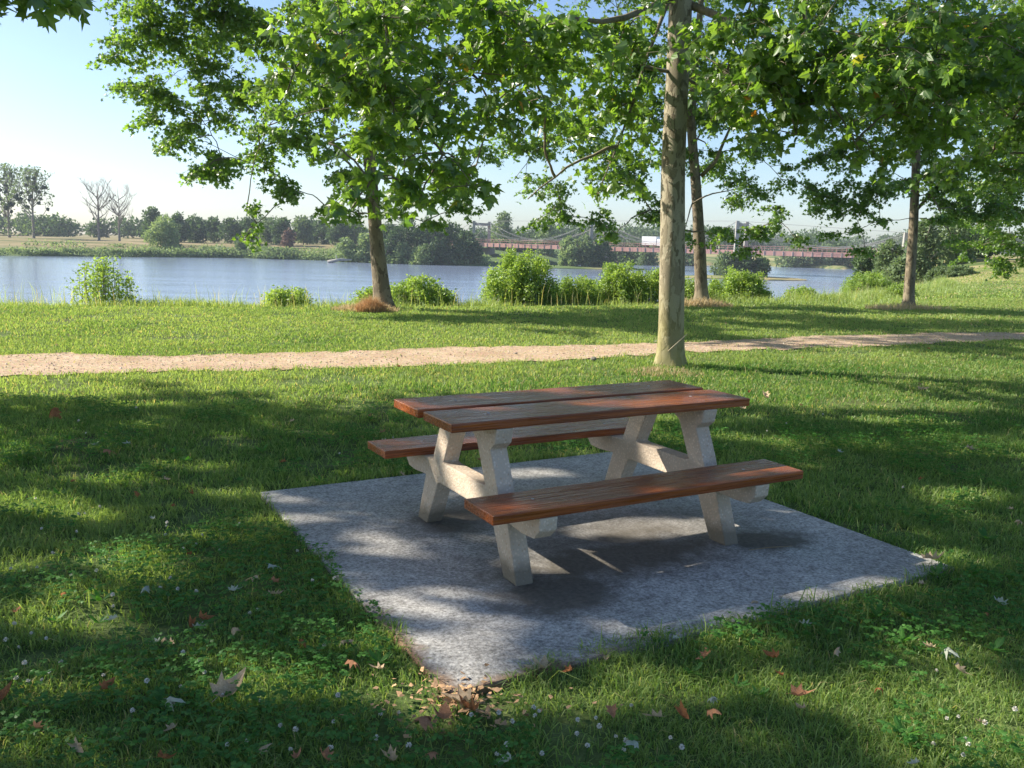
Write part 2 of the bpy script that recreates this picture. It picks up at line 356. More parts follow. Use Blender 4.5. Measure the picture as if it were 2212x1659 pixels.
# ------------------------------------------------------------------ ground and river
WZ = -5.0
BX = [-400, -60, -30, -12, -4.6, 3, 7, 10.3, 14, 22, 34, 50, 84, 132, 220, 600]
BY = [-60, 8, 15.5, 20.8, 22.4, 25.6, 27.6, 30.3, 34.5, 46, 70, 108, 188, 300, 560, 900]
FX = [-600, -300, -127, -81, -53, -30, -13, 6, 14, 30, 62, 92, 112, 300, 600]
FY = [160, 190, 219, 254, 249, 238, 232, 236, 262, 300, 306, 320, 300, 620, 900]
def hgt(x, y):
    b = np.interp(x, BX, BY); s = (b - y) * np.where(x > 9, .42, .93)     # distance inland of the near bank
    near = np.where(s > 0, 0, np.maximum(-7.5, s * .62))
    near = near - .35 * np.exp(-(s - .0) ** 2 / 3.0) * (s < 3)
    near = near + np.where(s > 0, np.clip((x - 16) / 22, 0, 1) * np.clip((y - 42) / 28, 0, 1) * 1.15 + .12 * (vnoise(x, y, 9) - .5) * np.clip((y - 20) / 20, 0, 1), 0)
    f = np.interp(x, FX, FY); q = y - f
    far = np.where(q < 0, -5.5 + np.maximum(q * .15, -2.5), -5.5 + np.clip(q / 2.5, 0, 1) * 1.5 + np.clip((q - 8) / 45, 0, 1) * 2.6)
    far = far + np.where(q > 3, (vnoise(x, y, 14, 2) - .5) * 1.0, 0)
    return np.maximum(near, far)
def H(x, y): return float(hgt(np.array([x]), np.array([y]))[0])
xs = np.unique(np.concatenate([np.linspace(-600, -100, 26), np.linspace(-100, -30, 36), np.linspace(-30, 40, 141), np.linspace(40, 140, 51), np.linspace(140, 620, 25)]))
ys = np.unique(np.concatenate([np.linspace(-60, 0, 13), np.linspace(0, 60, 121), np.linspace(60, 220, 60), np.linspace(220, 330, 75), np.linspace(330, 900, 40)]))
X, Y = np.meshgrid(xs, ys); Z = hgt(X, Y) - .03
nx, ny = len(xs), len(ys); idx = np.arange(nx * ny).reshape(ny, nx)
q = np.stack([idx[:-1, :-1], idx[:-1, 1:], idx[1:, 1:], idx[1:, :-1]], -1).reshape(-1, 4)
g = link('ground', npmesh('ground', np.stack([X, Y, Z], -1).reshape(-1, 3), q.ravel(), np.arange(len(q)) * 4, M['ground'], smooth=True)); tag(g, kind='structure')
b = MB(); b.add([(-600, -50, WZ), (620, -50, WZ), (620, 900, WZ), (-600, 900, WZ)], [(0, 1, 2, 3)]); tag(b.build('river', M['water']), kind='structure')

NEARP = [(-260, 812), (0, 809), (239, 800), (500, 797), (752, 789), (972, 784), (1200, 774), (1415, 763), (1485, 757), (1799, 748), (2212, 731), (2500, 718)]
FARP = [(-260, 768), (0, 765), (137, 760), (342, 765), (752, 755), (972, 746), (1200, 743), (1410, 738), (1485, 736), (1731, 724), (2037, 716), (2212, 716), (2500, 706)]
pn = np.array([gp(*a)[:2] for a in NEARP]); pf = np.array([gp(*a)[:2] for a in FARP])
def near_edge(x): return np.interp(x, pn[:, 0], pn[:, 1]) + (vnoise(x, x * 0, .14, 1) - .5) * .26 + (vnoise(x, x * 0, 1.3, 2) - .5) * .2
def far_edge(x): return np.interp(x, pf[:, 0], pf[:, 1]) + (vnoise(x, x * 0, .16, 3) - .5) * .24 + (vnoise(x, x * 0, 1.5, 4) - .5) * .2
px_ = np.linspace(-9.5, 14, 400); rows = 6
PV = np.concatenate([np.stack([px_, near_edge(px_) * (1 - k / rows) + far_edge(px_) * (k / rows), np.full_like(px_, -.018)], -1) for k in range(rows + 1)])
n_ = len(px_); idx = np.arange(n_ * (rows + 1)).reshape(rows + 1, n_)
q = np.stack([idx[:-1, :-1], idx[:-1, 1:], idx[1:, 1:], idx[1:, :-1]], -1).reshape(-1, 4)
tag(link('path', npmesh('path', PV, q.ravel(), np.arange(len(q)) * 4, M['path'])), kind='structure')

rsg = np.random.default_rng(9); n = 9000; gx = rsg.uniform(-9, 13, n); gf = rsg.random(n); gy = near_edge(gx) * (1 - gf) + far_edge(gx) * gf; sz = np.minimum(rsg.gamma(2.0, .0028, n), .016)
oc = np.array([(1, 0, 0), (0, 1, 0), (-1, 0, 0), (0, -1, 0), (0, 0, .8), (0, 0, -.8)]); of = np.array([(0, 1, 4), (1, 2, 4), (2, 3, 4), (3, 0, 4), (1, 0, 5), (2, 1, 5), (3, 2, 5), (0, 3, 5)])
V = (oc[None] * rsg.uniform(.6, 1.3, (n, 6, 1)) * sz[:, None, None] + np.stack([gx, gy, np.full(n, -.016)], -1)[:, None]).reshape(-1, 3)
lp = (np.arange(n)[:, None, None] * 6 + of[None]).ravel()
mg, t, o = mat('path_gravel'); at_ = N(t, 'ShaderNodeAttribute', attribute_name='rnd'); principled(t, o, ramp(t, at_.outputs['Fac'], [(0, (.22, .16, .12)), (.5, (.48, .37, .27)), (1, (.66, .58, .48))]), .9)
tag(link('gravel', npmesh('gravel', V, lp, np.arange(n * 8) * 3, mg, np.repeat(rsg.random(n), 6))), 'loose gravel strewn over the path', 'gravel', kind='stuff')

# ------------------------------------------------------------------ picnic table and its slab
TO = Vector((-.26583, 3.8562, 0)); TR = R(29.3461)
ct, st_ = math.cos(TR), math.sin(TR)
def tw(x, y, z=0): return Vector((TO.x + ct * x - st_ * y, TO.y + st_ * x + ct * y, z))
def to_table(x, y):
    dx, dy = x - TO.x, y - TO.y; return ct * dx + st_ * dy, -st_ * dx + ct * dy
SX0, SX1, SY0, SY1 = -.45, 2.32, -.95, 1.76
b = MB(); b.box((SX0, SY0, -.12), (SX1, SY1, 0)); me = bevel(b.mesh('concrete_slab', M['slab']), .008, 1)
o = link('concrete_slab', me, None, (TO.x, TO.y, 0), (0, 0, TR)); tag(o, 'square grey concrete slab under the picnic table', 'concrete slab')
TW, ZT, TH, ZS = .686, .726, .043, .418
tbl = empty('picnic_table', (TO.x, TO.y, 0), 'picnic table with brown wooden planks on two pale concrete leg frames', 'picnic table', rz=TR)
def plank(name, x0, x1, y0, y1, z1, seed, lab=None):
    rs = random.Random(seed); b = MB(); n = 24
    vs = []; fs = []
    for i in range(n + 1):
        x = x0 + (x1 - x0) * i / n; w = .0012 * math.sin(i * .9 + seed) + rs.uniform(-.0005, .0005)
        vs += [(x - x0, -(y1 - y0) / 2 + w, -TH), (x - x0, (y1 - y0) / 2 + w, -TH), (x - x0, (y1 - y0) / 2 + w, 0), (x - x0, -(y1 - y0) / 2 + w, 0)]
    for i in range(n):
        for k in range(4): k2 = (k + 1) % 4; fs.append((i * 4 + k, i * 4 + 4 + k, i * 4 + 4 + k2, i * 4 + k2))
    fs += [(0, 1, 2, 3), (n * 4 + 3, n * 4 + 2, n * 4 + 1, n * 4)]
    b.add(vs, fs); me = bevel(b.mesh(name, M['wood']), .005, 2, 45)
    o = link(name, me, tbl, (x0, (y0 + y1) / 2, z1))
    if lab: o['label'] = lab
    for x in (.275, 1.525):
        for yy in (0.01,):
            bb = MB(); bb.tube([(0, 0, 0), (0, 0, .002)], [.008, .0065], 10); bb.build('bolt', M['bolt'], o, loc=(x - x0, yy, -.0005))
    return o
plank('tabletop_plank', 0, 1.8, 0, .319, ZT, 1)
plank('tabletop_plank', -.005, 1.795, .372, TW, ZT, 2)
plank('bench_plank', 0, 1.8, -.411, -.137, ZS, 3)
plank('bench_plank', 0, 1.8, TW + .137, TW + .411, ZS, 4)
def frame(x0, x1):
    P = dict(a=(0, .682), b=(.15, .682), c=(.345, .682), d=(0, .64), e=(.09, .625), f=(.142, .592), g=(.328, .61), h=(.285, .575), i=(.236, .392), i2=(.205, .386),
             j=(.358, .41), k=(0, .386), l=(0, .27), m=(.28, .268), m2=(.305, .262), n=(.463, .272), o=(.37, .374), p=(.752, .374), q=(.745, .312), r=(.70, .268), r2=(.60, .262), s=(.438, 0), t=(.564, 0))
    cells = ['abed', 'bcghfe'.replace('', ' ').split(), ['f', 'h', 'j', 'i'], ['i', 'j', 'o', 'n', 'm2', 'm', 'i2'], ['k', 'i2', 'm', 'l'], ['o', 'p', 'q', 'r', 'r2', 'n'], ['m2', 'n', 't', 's']]
    bm = bmesh.new(); vs = {}
    def v(k, sg, x):
        u, z = P[k]; key = (k, sg if u else 0, x)
        if key not in vs: vs[key] = bm.verts.new((x, TW / 2 + sg * u, z))
        return vs[key]
    for sg in (1, -1):
        for cl in cells:
            try:
                bm.faces.new([v(k, sg, x0) for k in cl])
            except ValueError: pass
    bmesh.ops.recalc_face_normals(bm, faces=bm.faces)
    r = bmesh.ops.extrude_face_region(bm, geom=bm.faces[:])
    bmesh.ops.translate(bm, vec=(x1 - x0, 0, 0), verts=[e for e in r['geom'] if isinstance(e, bmesh.types.BMVert)])
    bmesh.ops.recalc_face_normals(bm, faces=bm.faces)
    # dissolve the internal seams on the flat sides
    bmesh.ops.dissolve_limit(bm, angle_limit=R(1), verts=bm.verts, edges=bm.edges)
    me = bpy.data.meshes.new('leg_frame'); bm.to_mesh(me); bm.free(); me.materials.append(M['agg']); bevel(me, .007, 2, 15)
    return link('leg_frame', me, tbl)
frame(.229, .320); frame(1.480, 1.571)

# ------------------------------------------------------------------ leaves and trees
LEAF_A = [(0, 0), (.13, -.07), (.50, .0), (.33, .2), (.55, .46), (.27, .42), (.2, .62), (0, .98)]
LEAF_B = [(0, 0), (.46, .03), (.27, .24), (.5, .5), (.17, .5), (0, .95)]
LEAF_C = [(0, 0), (.3, .3), (.16, .65), (0, 1)]
def leaves(P, D, Nn, S, prof, fold=.18):
    "P positions, D tip directions, Nn normals, S sizes -> verts, loops, starts"
    n = len(P); D = D / (np.linalg.norm(D, axis=1, keepdims=True) + 1e-9)
    Rr = np.cross(D, Nn); Rr /= np.linalg.norm(Rr, axis=1, keepdims=True) + 1e-9; Nn = np.cross(Rr, D)
    k = len(prof); pts = [(x, y) for x, y in prof] + [(-x, y) for x, y in prof[1:-1]]
    A = np.array(pts); zz = -np.abs(A[:, 0]) * fold * 2 - (A[:, 1] - .3) ** 2 * .22
    V = P[:, None, :] + S[:, None, None] * (A[None, :, 0, None] * Rr[:, None] + A[None, :, 1, None] * D[:, None] + zz[None, :, None] * Nn[:, None])
    m = len(pts); right = list(range(k)); left = [0] + list(range(k, m)) + [k - 1]; left = left[::-1]
    base = (np.arange(n) * m)[:, None]; lp = (base + np.array(right + left)[None]).ravel(); L = 2 * k
    stt = (np.arange(n)[:, None] * L + np.array([0, k])[None]).ravel()
    return V.reshape(-1, 3), lp, stt, m
def leafmesh(name, P, D, Nn, S, prof, m_, rs=rng, fold=.18):
    V, lp, stt, m = leaves(P, D, Nn, S, prof, fold)
    return npmesh(name, V, lp, stt, m_, np.repeat(rs.random(len(P)), m))
def trunk_mesh(base_r, pts, seed, flare=.5, n=20, rr=None):
    rs = np.random.default_rng(seed); m = 40; zs = np.linspace(0, 1, m); P = np.array(pts, float); ts = np.linspace(0, 1, len(P))
    C = np.stack([np.interp(zs, ts, P[:, i]) for i in range(3)], -1)
    for _ in range(3): C[1:-1] = (C[:-2] + C[1:-1] * 2 + C[2:]) / 4
    Vv = []
    ph = rs.random(4) * 6.28
    for i in range(m):
        z = C[i, 2] - C[0, 2]; r = np.interp(zs[i], [0, 1], [base_r, rr or base_r * .6]) * (1 + flare * math.exp(-z / .16))
        a = np.linspace(0, 2 * np.pi, n, endpoint=False)
        w = 1 + .035 * np.sin(2 * a + ph[0] + z) + .025 * np.sin(3 * a + ph[1] - 1.3 * z) + .02 * np.sin(5 * a + ph[2] + 3 * z) + flare * .35 * math.exp(-z / .14) * np.sin(4 * a + ph[3])
        Vv.append(np.stack([C[i, 0] + np.cos(a) * r * w, C[i, 1] + np.sin(a) * r * w, np.full(n, C[i, 2])], -1))
    return np.concatenate(Vv), m, n, C
COT = 1 / math.tan(SUN_EL)
def fleck(px, py, rx, ry, z=0.0):
    p = gp(px, py, z); return (p.x + SHX * COT * z, p.y + SHY * COT * z, rx, ry)
FLECKS = [fleck(*a) for a in ((1400, 1140, .5, .17), (1200, 1222, .22, .16), (825, 1170, .16, .08), (1150, 1022, .3, .12), (920, 1325, .2, .09), (1000, 1395, .24, .07), (1040, 1500, .34, .1), (1790, 1290, .2, .06), (1410, 1268, .07, .05),
    (1600, 1325, .15, .05), (1930, 1268, .22, .07), (1360, 872, .3, .12, .73), (1520, 862, .3, .12, .73), (1000, 1030, .16, .12, .35), (1380, 955, .2, .12, .42), (1150, 1090, .12, .05, .42), (1690, 838, 1.5, 1.1), (1950, 868, 1.0, .35), (1250, 835, 1.8, .7), (1000, 818, 3.2, .75), (1450, 790, 1.5, .6), (150, 840, .8, .3), (330, 870, .4, .12),
    (250, 1030, .35, .12), (530, 1062, .25, .1), (60, 1085, .4, .15), (420, 1000, .3, .1), (2010, 1500, .5, .18), (2150, 1600, .4, .2), (1510, 1478, .3, .1), (1300, 1510, .22, .08), (900, 1495, .22, .08), (2100, 1065, .35, .12), (1960, 905, .6, .16), (620, 760, 4.5, 1.3), (1000, 760, 3, 1.2), (1300, 765, 1.5, .7), (400, 1150, .12, .06), (1700, 1480, .25, .1), (2050, 1400, .3, .08), (700, 1120, .08, .04), (780, 1250, .1, .05), (1130, 1340, .12, .04), (1250, 1310, .1, .04), (650, 1085, .12, .03), (1560, 1160, .1, .04), (1440, 1230, .12, .03), (1330, 1210, .1, .03))]
_rf = random.Random(11)
for _ in range(75):
    FLECKS.append(fleck(_rf.uniform(0, 2212), 890 + 740 * _rf.random() ** 1.1, _rf.uniform(.06, .22), _rf.uniform(.03, .075)))  # invented extra flecks, scattered to dapple the foreground with sun
def shade(px, py, z, r):  # crown lobe added where its shadow falls on the given ground point
    p = gp(px, py); return (Vector((p.x - SHX * COT * z, p.y - SHY * COT * z, z)), r)
def punch(Pw, rs):  # shapes the crowns: drops leaves so sun reaches the chosen flecks
    gx = Pw[:, 0] + SHX * COT * Pw[:, 2]; gy = Pw[:, 1] + SHY * COT * Pw[:, 2]; keep = np.ones(len(Pw), bool)
    for (x, y, rx, ry) in FLECKS:
        d = ((gx - x) / (rx + .05)) ** 2 + ((gy - y) / (ry + .045)) ** 2
        keep &= ~(d * rs.uniform(.75, 1.3, len(d)) < 1)
    return keep
def lit(v, b):
    x, y, z = v.x + b.x, v.y + b.y, v.z + b.z; gx, gy = x + SHX * COT * z, y + SHY * COT * z
    return any(((gx - fx) / (rx + .04)) ** 2 + ((gy - fy) / (ry + .04)) ** 2 < 1 for fx, fy, rx, ry in FLECKS)
def tree(base, top, r0, r1, lobes, seed, label, leaf_size=.15, prof=LEAF_A, lm='leaf_near', bm_='bark', sec=9, tw_=7, lv=13, auto=None, group='plane trees of the park', extra_limbs=(), hmin=None):
    """lobes: world positions (Vector, radius) which limbs reach; auto: (n, R, z0, z1) more lobes on a dome above"""
    rs = np.random.default_rng(seed); base = Vector(base); top = Vector(top)
    t = empty('plane_tree', base, label, 'tree', group)
    off = base
    tp = top - base
    mid = tp * .5 + Vector((rs.uniform(-.05, .05), rs.uniform(-.05, .05), 0))
    V, m, n, C = trunk_mesh(r0, [(0, 0, -.06), tuple(mid * .5), tuple(mid), tuple(tp)], seed, rr=r1)
    idx = np.arange(m * n).reshape(m, n); q = np.stack([idx[:-1], np.roll(idx[:-1], -1, 1), np.roll(idx[1:], -1, 1), idx[1:]], -1).reshape(-1, 4)
    link('trunk', npmesh('trunk', V, q.ravel(), np.arange(len(q)) * 4, M[bm_], smooth=True), t)
    L = [(Vector(p) - off, r) for p, r in lobes]
    if auto:
        na, Ra, z0, z1 = auto
        for i in range(na):
            a = i * 2.39996 + seed; f = (i + .5) / na; z = z0 + (z1 - z0) * f
            rr_ = Ra * math.sqrt(max(.05, 1 - ((f - .25) / .8) ** 2)) * rs.uniform(.45, 1.0)
            L.append((Vector((tp.x + math.cos(a) * rr_, tp.y + math.sin(a) * rr_, z)), rs.uniform(1.1, 1.7)))
    br = MB(); LP = []; LD = []; 
    # leader continues above the clear trunk
    zt = max([p.z for p, r in L] + [tp.z + 1]); lead = [tp - Vector((0, 0, .3)), tp * 1.0 + Vector((.1, .05, (zt - tp.z) * .35)), Vector((tp.x + .2, tp.y, tp.z + (zt - tp.z) * .9))]
    br.tube(lead, [r1 * .98, r1 * .7, .02], 10)
    hm = hmin if hmin is not None else tp.z * .55
    nodes = [(Vector(c), 0) for c in C if c[2] > hm] + [(lead[0].lerp(lead[2], u), 0) for u in np.linspace(.15, .95, 8)]
    axis = lambda p: math.hypot(p.x - tp.x, p.y - tp.y)
    for (p, r) in sorted(L, key=lambda e: axis(e[0]) + .25 * e[0].z):
        best = min(nodes, key=lambda q: (p - q[0]).length + .8 * max(0, q[0].z - p.z - 1.5) + 1.3 * max(0, p.z - q[0].z - 2.5) + 2.0 * max(0, axis(q[0]) - axis(p)) + (.0 if q[1] else .5))
        s, lev = best
        dist = (p - s).length
        c = (s + p) / 2 + Vector((rs.uniform(-.12, .12) * dist, rs.uniform(-.12, .12) * dist, .16 * dist))
        rad = min(.010 + .0065 * dist + .006 * r * 2, r1 * (.42, .26, .17, .12, .09)[min(lev, 4)])
        pts = [s * (1 - u) ** 2 + c * 2 * u * (1 - u) + p * u * u for u in np.linspace(0, 1, 8)]
        pts = [pt + Vector((rs.normal(0, .018), rs.normal(0, .018), rs.normal(0, .018))) * dist * .6 if 0 < i < 7 else pt for i, pt in enumerate(pts)]
        br.tube(pts, list(np.linspace(rad, .007, 8)), 6)
        nodes += [(q_, lev + 1) for q_ in pts[2:7]]
        ns = max(1, int(sec * min(2.2, (r / .9) ** 2)))
        for k in range(ns):
            u = rs.uniform(.55, 1.0); a = pts[min(7, int(u * 7.99))]
            v = Vector(rs.normal(0, 1, 3)); v.normalize(); v = v * (rs.random() ** .5) * r * 1.32; v.z *= .8
            e = p + v; mid2 = (a + e) / 2 + Vector((0, 0, .12 * (e - a).length))
            sp = [a, mid2, e]
            if not (lit(mid2, base) or lit(e, base)): br.tube(sp, [.008, .006, .003], 4, False)
            for w in range(tw_):
                uu = rs.uniform(.35, 1.0); s0 = (a * (1 - uu) ** 2 + mid2 * 2 * uu * (1 - uu) + e * uu * uu)
                d = Vector(rs.normal(0, 1, 3)); d.z = abs(d.z) * .2 - .15; d.normalize(); ln = rs.uniform(.25, .6) * (.6 + .5 * r)
                e2 = s0 + d * ln + Vector((0, 0, -ln * rs.uniform(.1, .55)))
                m2 = (s0 + e2) / 2 + Vector((0, 0, ln * .15))
                if not (lit(m2, base) or lit(e2, base)): br.tube([s0, m2, e2], [.004, .003, .0015], 3, False)
                us = rs.uniform(.1, 1.05, lv); b0, b1, b2 = (np.array(x) for x in (s0, m2, e2))
                pp = b0 * (1 - us[:, None]) ** 2 + b1 * 2 * (us * (1 - us))[:, None] + b2 * us[:, None] ** 2
                pp = pp + rs.normal(0, .045, pp.shape)
                dd = rs.normal(0, 1, (lv, 3)); dd[:, 2] = dd[:, 2] * .4 - .8; dd += np.array(d) * .4
                LP.append(pp); LD.append(dd)
    for e in extra_limbs:
        pts = [Vector(p) - off for p in e[0]]; br.tube(pts, list(np.linspace(e[1], e[2], len(pts))), 10)
    br.build('branches', M['bark' if bm_ == 'bark' else 'branch'] if False else M['branch'], t, True)
    LP = np.concatenate(LP); LD = np.concatenate(LD); kk = punch(LP + np.array(base), rs); LP = LP[kk]; LD = LD[kk]; n = len(LP)
    nn = rs.normal(0, .8, (n, 3)); nn[:, 2] += .55
    S = leaf_size * rs.uniform(.6, 1.2, n)
    link('crown', leafmesh('crown', LP, LD, nn, S, prof, M[lm], rs), t)
    return t

def lob(lst): return [(at(a, b_, c), d) for a, b_, c, d in lst]
# the near tree right of the table
NB = gp(1449, 788)
tree(NB, at(1472, -30, 11.3), .163, .142, lob([
    (700, 60, 9, .8), (800, 150, 8.5, .7), (900, 50, 9.5, .9), (1000, 150, 9, .85), (710, 310, 8, .32), (800, 380, 8, .3), (760, 450, 8, .2), (950, 330, 8.5, .6), (850, 250, 8.3, .5),
    (1050, 250, 9.5, .75), (1100, 90, 10, .9), (1190, 210, 10, .8), (1180, 340, 10.5, .6), (1290, 420, 11, .5), (1140, 430, 11., .35), (1330, 240, 11, .8), (1330, 70, 10.5, .7),
    (620, 200, 9, .35), (1000, 420, 9, .3), (900, 440, 8.5, .25), (1200, 80, 8, .6), (1060, 20, 8, .6), (830, 20, 7.5, .5),
    (1620, 50, 10, .7), (1660, 170, 10, .85), (1760, 70, 9.5, .9), (1620, 260, 11.5, .6), (1800, 210, 10, .8), (1910, 110, 9, .8), (1720, 290, 10, .4), (1860, 330, 10, .35), (2050, 90, 10, 1.0), (1950, 230, 10.5, .7), (2080, 230, 10, .8), (1560, 160, 13, .8)]),
    11, 'tall pale-barked plane tree standing just behind the picnic table', .108, auto=(26, 4.6, 5.8, 10.5), sec=11, tw_=6, lv=12, hmin=4.7,
    extra_limbs=[([at(1450, -8, 11.3), at(1400, 18, 10.9), at(1350, 38, 10.5), at(1300, 47, 10.1), at(1240, 40, 9.7)], .05, .02),
                 ([at(1490, 10, 11.3), at(1600, 55, 10.7), at(1700, 95, 10.2), at(1790, 125, 9.8), at(1880, 150, 9.5)], .05, .015)])
row = dict(leaf_size=.105, prof=LEAF_B, lm='leaf_far', bm_='bark2', sec=12, tw_=7, lv=17)
LB = gp(829, 664)
tree(LB, at(797, 330, 19.8), .20, .13, lob([
    (255, 115, 19, .6), (320, 60, 19, .9), (340, 200, 18.5, .8), (320, 270, 19, .35), (420, 130, 20, 1.0), (430, 250, 19, .8), (450, 340, 18.5, .7), (430, 395, 18, .4), (530, 200, 20, 1.0), (545, 330, 20, .6),
    (560, 60, 20, 1.1), (640, 150, 21, 1.1), (650, 300, 20, .8), (640, 410, 18.5, .35), (530, 450, 17.5, .14), (528, 515, 17.5, .10), (720, 220, 22, 1.1), (740, 380, 19, .6), (700, 455, 18.5, .3), (830, 120, 22, 1.2), (850, 300, 22, 1.0), (880, 420, 20.5, .5),
    (950, 200, 22, 1.1), (960, 400, 20, .6), (1000, 455, 19, .4), (1040, 330, 21, .5), (930, 485, 19, .25), (450, 10, 19, .9), (700, 30, 20, 1.1), (900, 20, 21, 1.2), (300, -40, 19, .9), (400, -80, 19, 1.2), (600, 250, 16.5, .6), (760, 120, 16, .9), (900, 240, 16.5, .8), (380, 320, 18.5, .4), (620, 440, 18.5, .3), (780, 480, 18.5, .25), (860, 480, 18.5, .25), (600, 380, 19, .4), (1010, 400, 20, .5)]),
    12, 'leaning plane tree beside the river with an orange dead weed at its foot', auto=(14, 4.4, 7.2, 11), **row)
MBs = gp(1517, 652)
tree(MBs, at(1492, 250, 24.75), .19, .12, lob([
    (1150, 330, 24, .7), (1200, 420, 23, .7), (1110, 390, 23.5, .35), (1280, 480, 23, .5), (1170, 480, 22, .3), (1350, 380, 24, .9), (1380, 250, 25, 1.1), (1400, 450, 23.5, .6), (1550, 250, 25, 1.2), (1600, 410, 24, .7), (1690, 480, 23, .5),
    (1560, 510, 22.5, .45), (1720, 520, 22.5, .3), (1640, 490, 23, .5), (1640, 330, 25, .7), (1500, 130, 25, 1.4), (1350, 120, 25, 1.3), (1650, 180, 26, 1.2), (1240, 260, 24.5, 1.0), (1460, 340, 25, .8), (1760, 420, 25, .45), (1550, 360, 26, .7), (1620, 540, 23, .35), (1480, 520, 23.5, .35), (1300, 330, 24, .8), (1230, 470, 23, .4), (1700, 400, 25, .5), (1100, 300, 24, .6), (1320, 520, 23, .25)]),
    13, 'plane tree seen just right of the thick near trunk with straw at its foot', auto=(12, 4.8, 8.2, 12), extra_limbs=[([at(1515, 380, 24.75), at(1545, 350, 24.5), at(1562, 310, 24.3), at(1580, 270, 24)], .06, .03)], **row)
RB = gp(1962, 660)
tree(RB, at(1981, 280, 25.4), .16, .10, lob([
    (1800, 430, 24.5, .7), (1830, 330, 25, .8), (1850, 500, 24, .3), (1900, 250, 25, 1.2), (1880, 400, 24, .8), (1980, 300, 26, 1.1), (2060, 380, 25, .9), (2030, 480, 23.5, .4), (2100, 260, 26, 1.2), (2000, 150, 26, 1.5), (1880, 130, 26, 1.4), (2120, 130, 26, 1.4), (2150, 440, 25, .7), (1780, 250, 26, 1.0), (1770, 340, 25, .6), (1840, 450, 24, .45), (1900, 480, 24, .35), (2080, 460, 25, .7), (1940, 380, 24.5, .6), (1800, 510, 24, .3), (1870, 540, 23.5, .25), (2060, 520, 24, .35), (2020, 420, 25, .5)]),
    14, 'slender plane tree right of the river view, thin curved trunk', auto=(12, 4.6, 8.2, 12), extra_limbs=[([at(1981, 452, 25.4), at(2010, 420, 25.2), at(2040, 395, 25), at(2070, 380, 24.8)], .05, .02)], **row)
tree((18.6, 29.5, 0), (18.7, 29.5, 4), .2, .13, lob([(2130, 400, 29, 1.1), (2180, 520, 28, .9), (2200, 300, 30, 1.4), (2150, 560, 27.5, .4), (2190, 450, 27, 1.1), (2110, 480, 29, .5), (2240, 560, 28, .7), (2230, 380, 28, 1.3), (2090, 540, 29, .4), (2170, 580, 28, .45), (2080, 420, 29, .7)]),
     15, 'plane tree whose sunlit crown hangs in at the right edge', auto=(16, 4.6, 5, 11.5), **row)
tree((10.4, 12.6, 0), (10.5, 12.6, 3.6), .18, .13, lob([(2040, 50, 11, .9), (2150, 120, 11, 1.0), (2190, 260, 11.5, .9), (2110, 340, 12, .6), (2210, 370, 12, .6), (2260, 170, 11, 1.1)]),
     16, 'plane tree just off the right edge whose branches hang into the upper right corner', leaf_size=.112, prof=LEAF_B, auto=(16, 4.2, 5.2, 10.5), sec=9, tw_=6, lv=12)
tree((-10.4, 6.0, 0), (-10.3, 6.0, 3.4), .2, .15, lob([(50, -12, 6.3, .28), (120, -40, 6.6, .3), (-60, -30, 6.3, .4)]) + [shade(*a) for a in ((1150, 1290, 6, .7), (1250, 1390, 7, .8), (950, 1250, 6.5, .7), (1300, 1290, 5.5, .7), (1000, 1350, 7.5, .7), (1700, 1310, 8, .7), (1900, 1260, 7, .7), (1450, 1370, 6.5, .7), (700, 1250, 6, .6), (120, 1280, 7, .6))],  # added lobes, out of view, shade chosen spots on slab and lawn
     17, 'plane tree off the left edge, a few leaves hang into the upper left corner', leaf_size=.15, prof=LEAF_B, auto=(54, 4.9, 3.9, 10.5), sec=9, tw_=6, lv=11)

tree((-9.6, .8, 0), (-9.5, .8, 3.4), .2, .15, [], 18, 'unseen plane tree added off the left edge beside the camera, casting shade over the foreground', leaf_size=.15, prof=LEAF_B, auto=(40, 4.6, 3.9, 10.5), sec=9, tw_=6, lv=10)  # unseen tree, added to extend the shade over the foreground

# ------------------------------------------------------------------ grass
def in_slab(x, y, m=0.0):
    tx, ty = to_table(x, y)
    e = (vnoise(x, y, .10, 5) - .5) * .13 + (vnoise(x, y, .45, 6) - .42) * .17
    e = e + .04 * np.clip(1 - np.hypot(tx + .45, ty + .95) / .9, 0, 1)
    e = e * .6 * np.clip(np.hypot(tx + .45, ty + .95) / .7, .15, 1)
    fr = .22 * (vnoise(x, y, .6, 8) - .35) * np.clip((tx + .3) / 1.0, 0, 1)
    return (tx > SX0 + m + e * (ty < .6)) & (tx < SX1 - m) & (ty > SY0 + m + e + fr) & (ty < SY1 - m)
def blades(x, y, z, h, w, lean, rs, m_, name, rndf=None, seg=2):
    n = len(x); a = rs.random(n) * 6.2832; wx, wy = np.cos(a) * w / 2, np.sin(a) * w / 2
    la = rs.random(n) * 6.2832; lx, ly = np.cos(la) * lean * h, np.sin(la) * lean * h
    B = np.stack([x, y, z], -1); W_ = np.stack([wx, wy, 0 * wx], -1)
    mid = B + np.stack([lx * .35, ly * .35, h * .62], -1); tip = B + np.stack([lx, ly, h * np.clip(1 - lean * .35, .3, 1)], -1)
    V = np.stack([B - W_, B + W_, mid + W_ * .8, mid - W_ * .8, tip], 1).reshape(-1, 3)
    base = (np.arange(n) * 5)[:, None]; lp = (base + np.array([0, 1, 2, 3, 3, 2, 4])[None]).ravel(); stt = (np.arange(n)[:, None] * 7 + np.array([0, 4])[None]).ravel()
    r = rs.random(n) if rndf is None else rndf
    return V, lp, stt, np.repeat(r, 5)
def joinb(parts):
    Vs, ls, ss, rr = [], [], [], []; vo = lo = 0
    for V, lp, s, r in parts:
        Vs.append(V); ls.append(lp + vo); ss.append(s + lo); rr.append(r); vo += len(V); lo += len(lp)
    return np.concatenate(Vs), np.concatenate(ls), np.concatenate(ss), np.concatenate(rr)
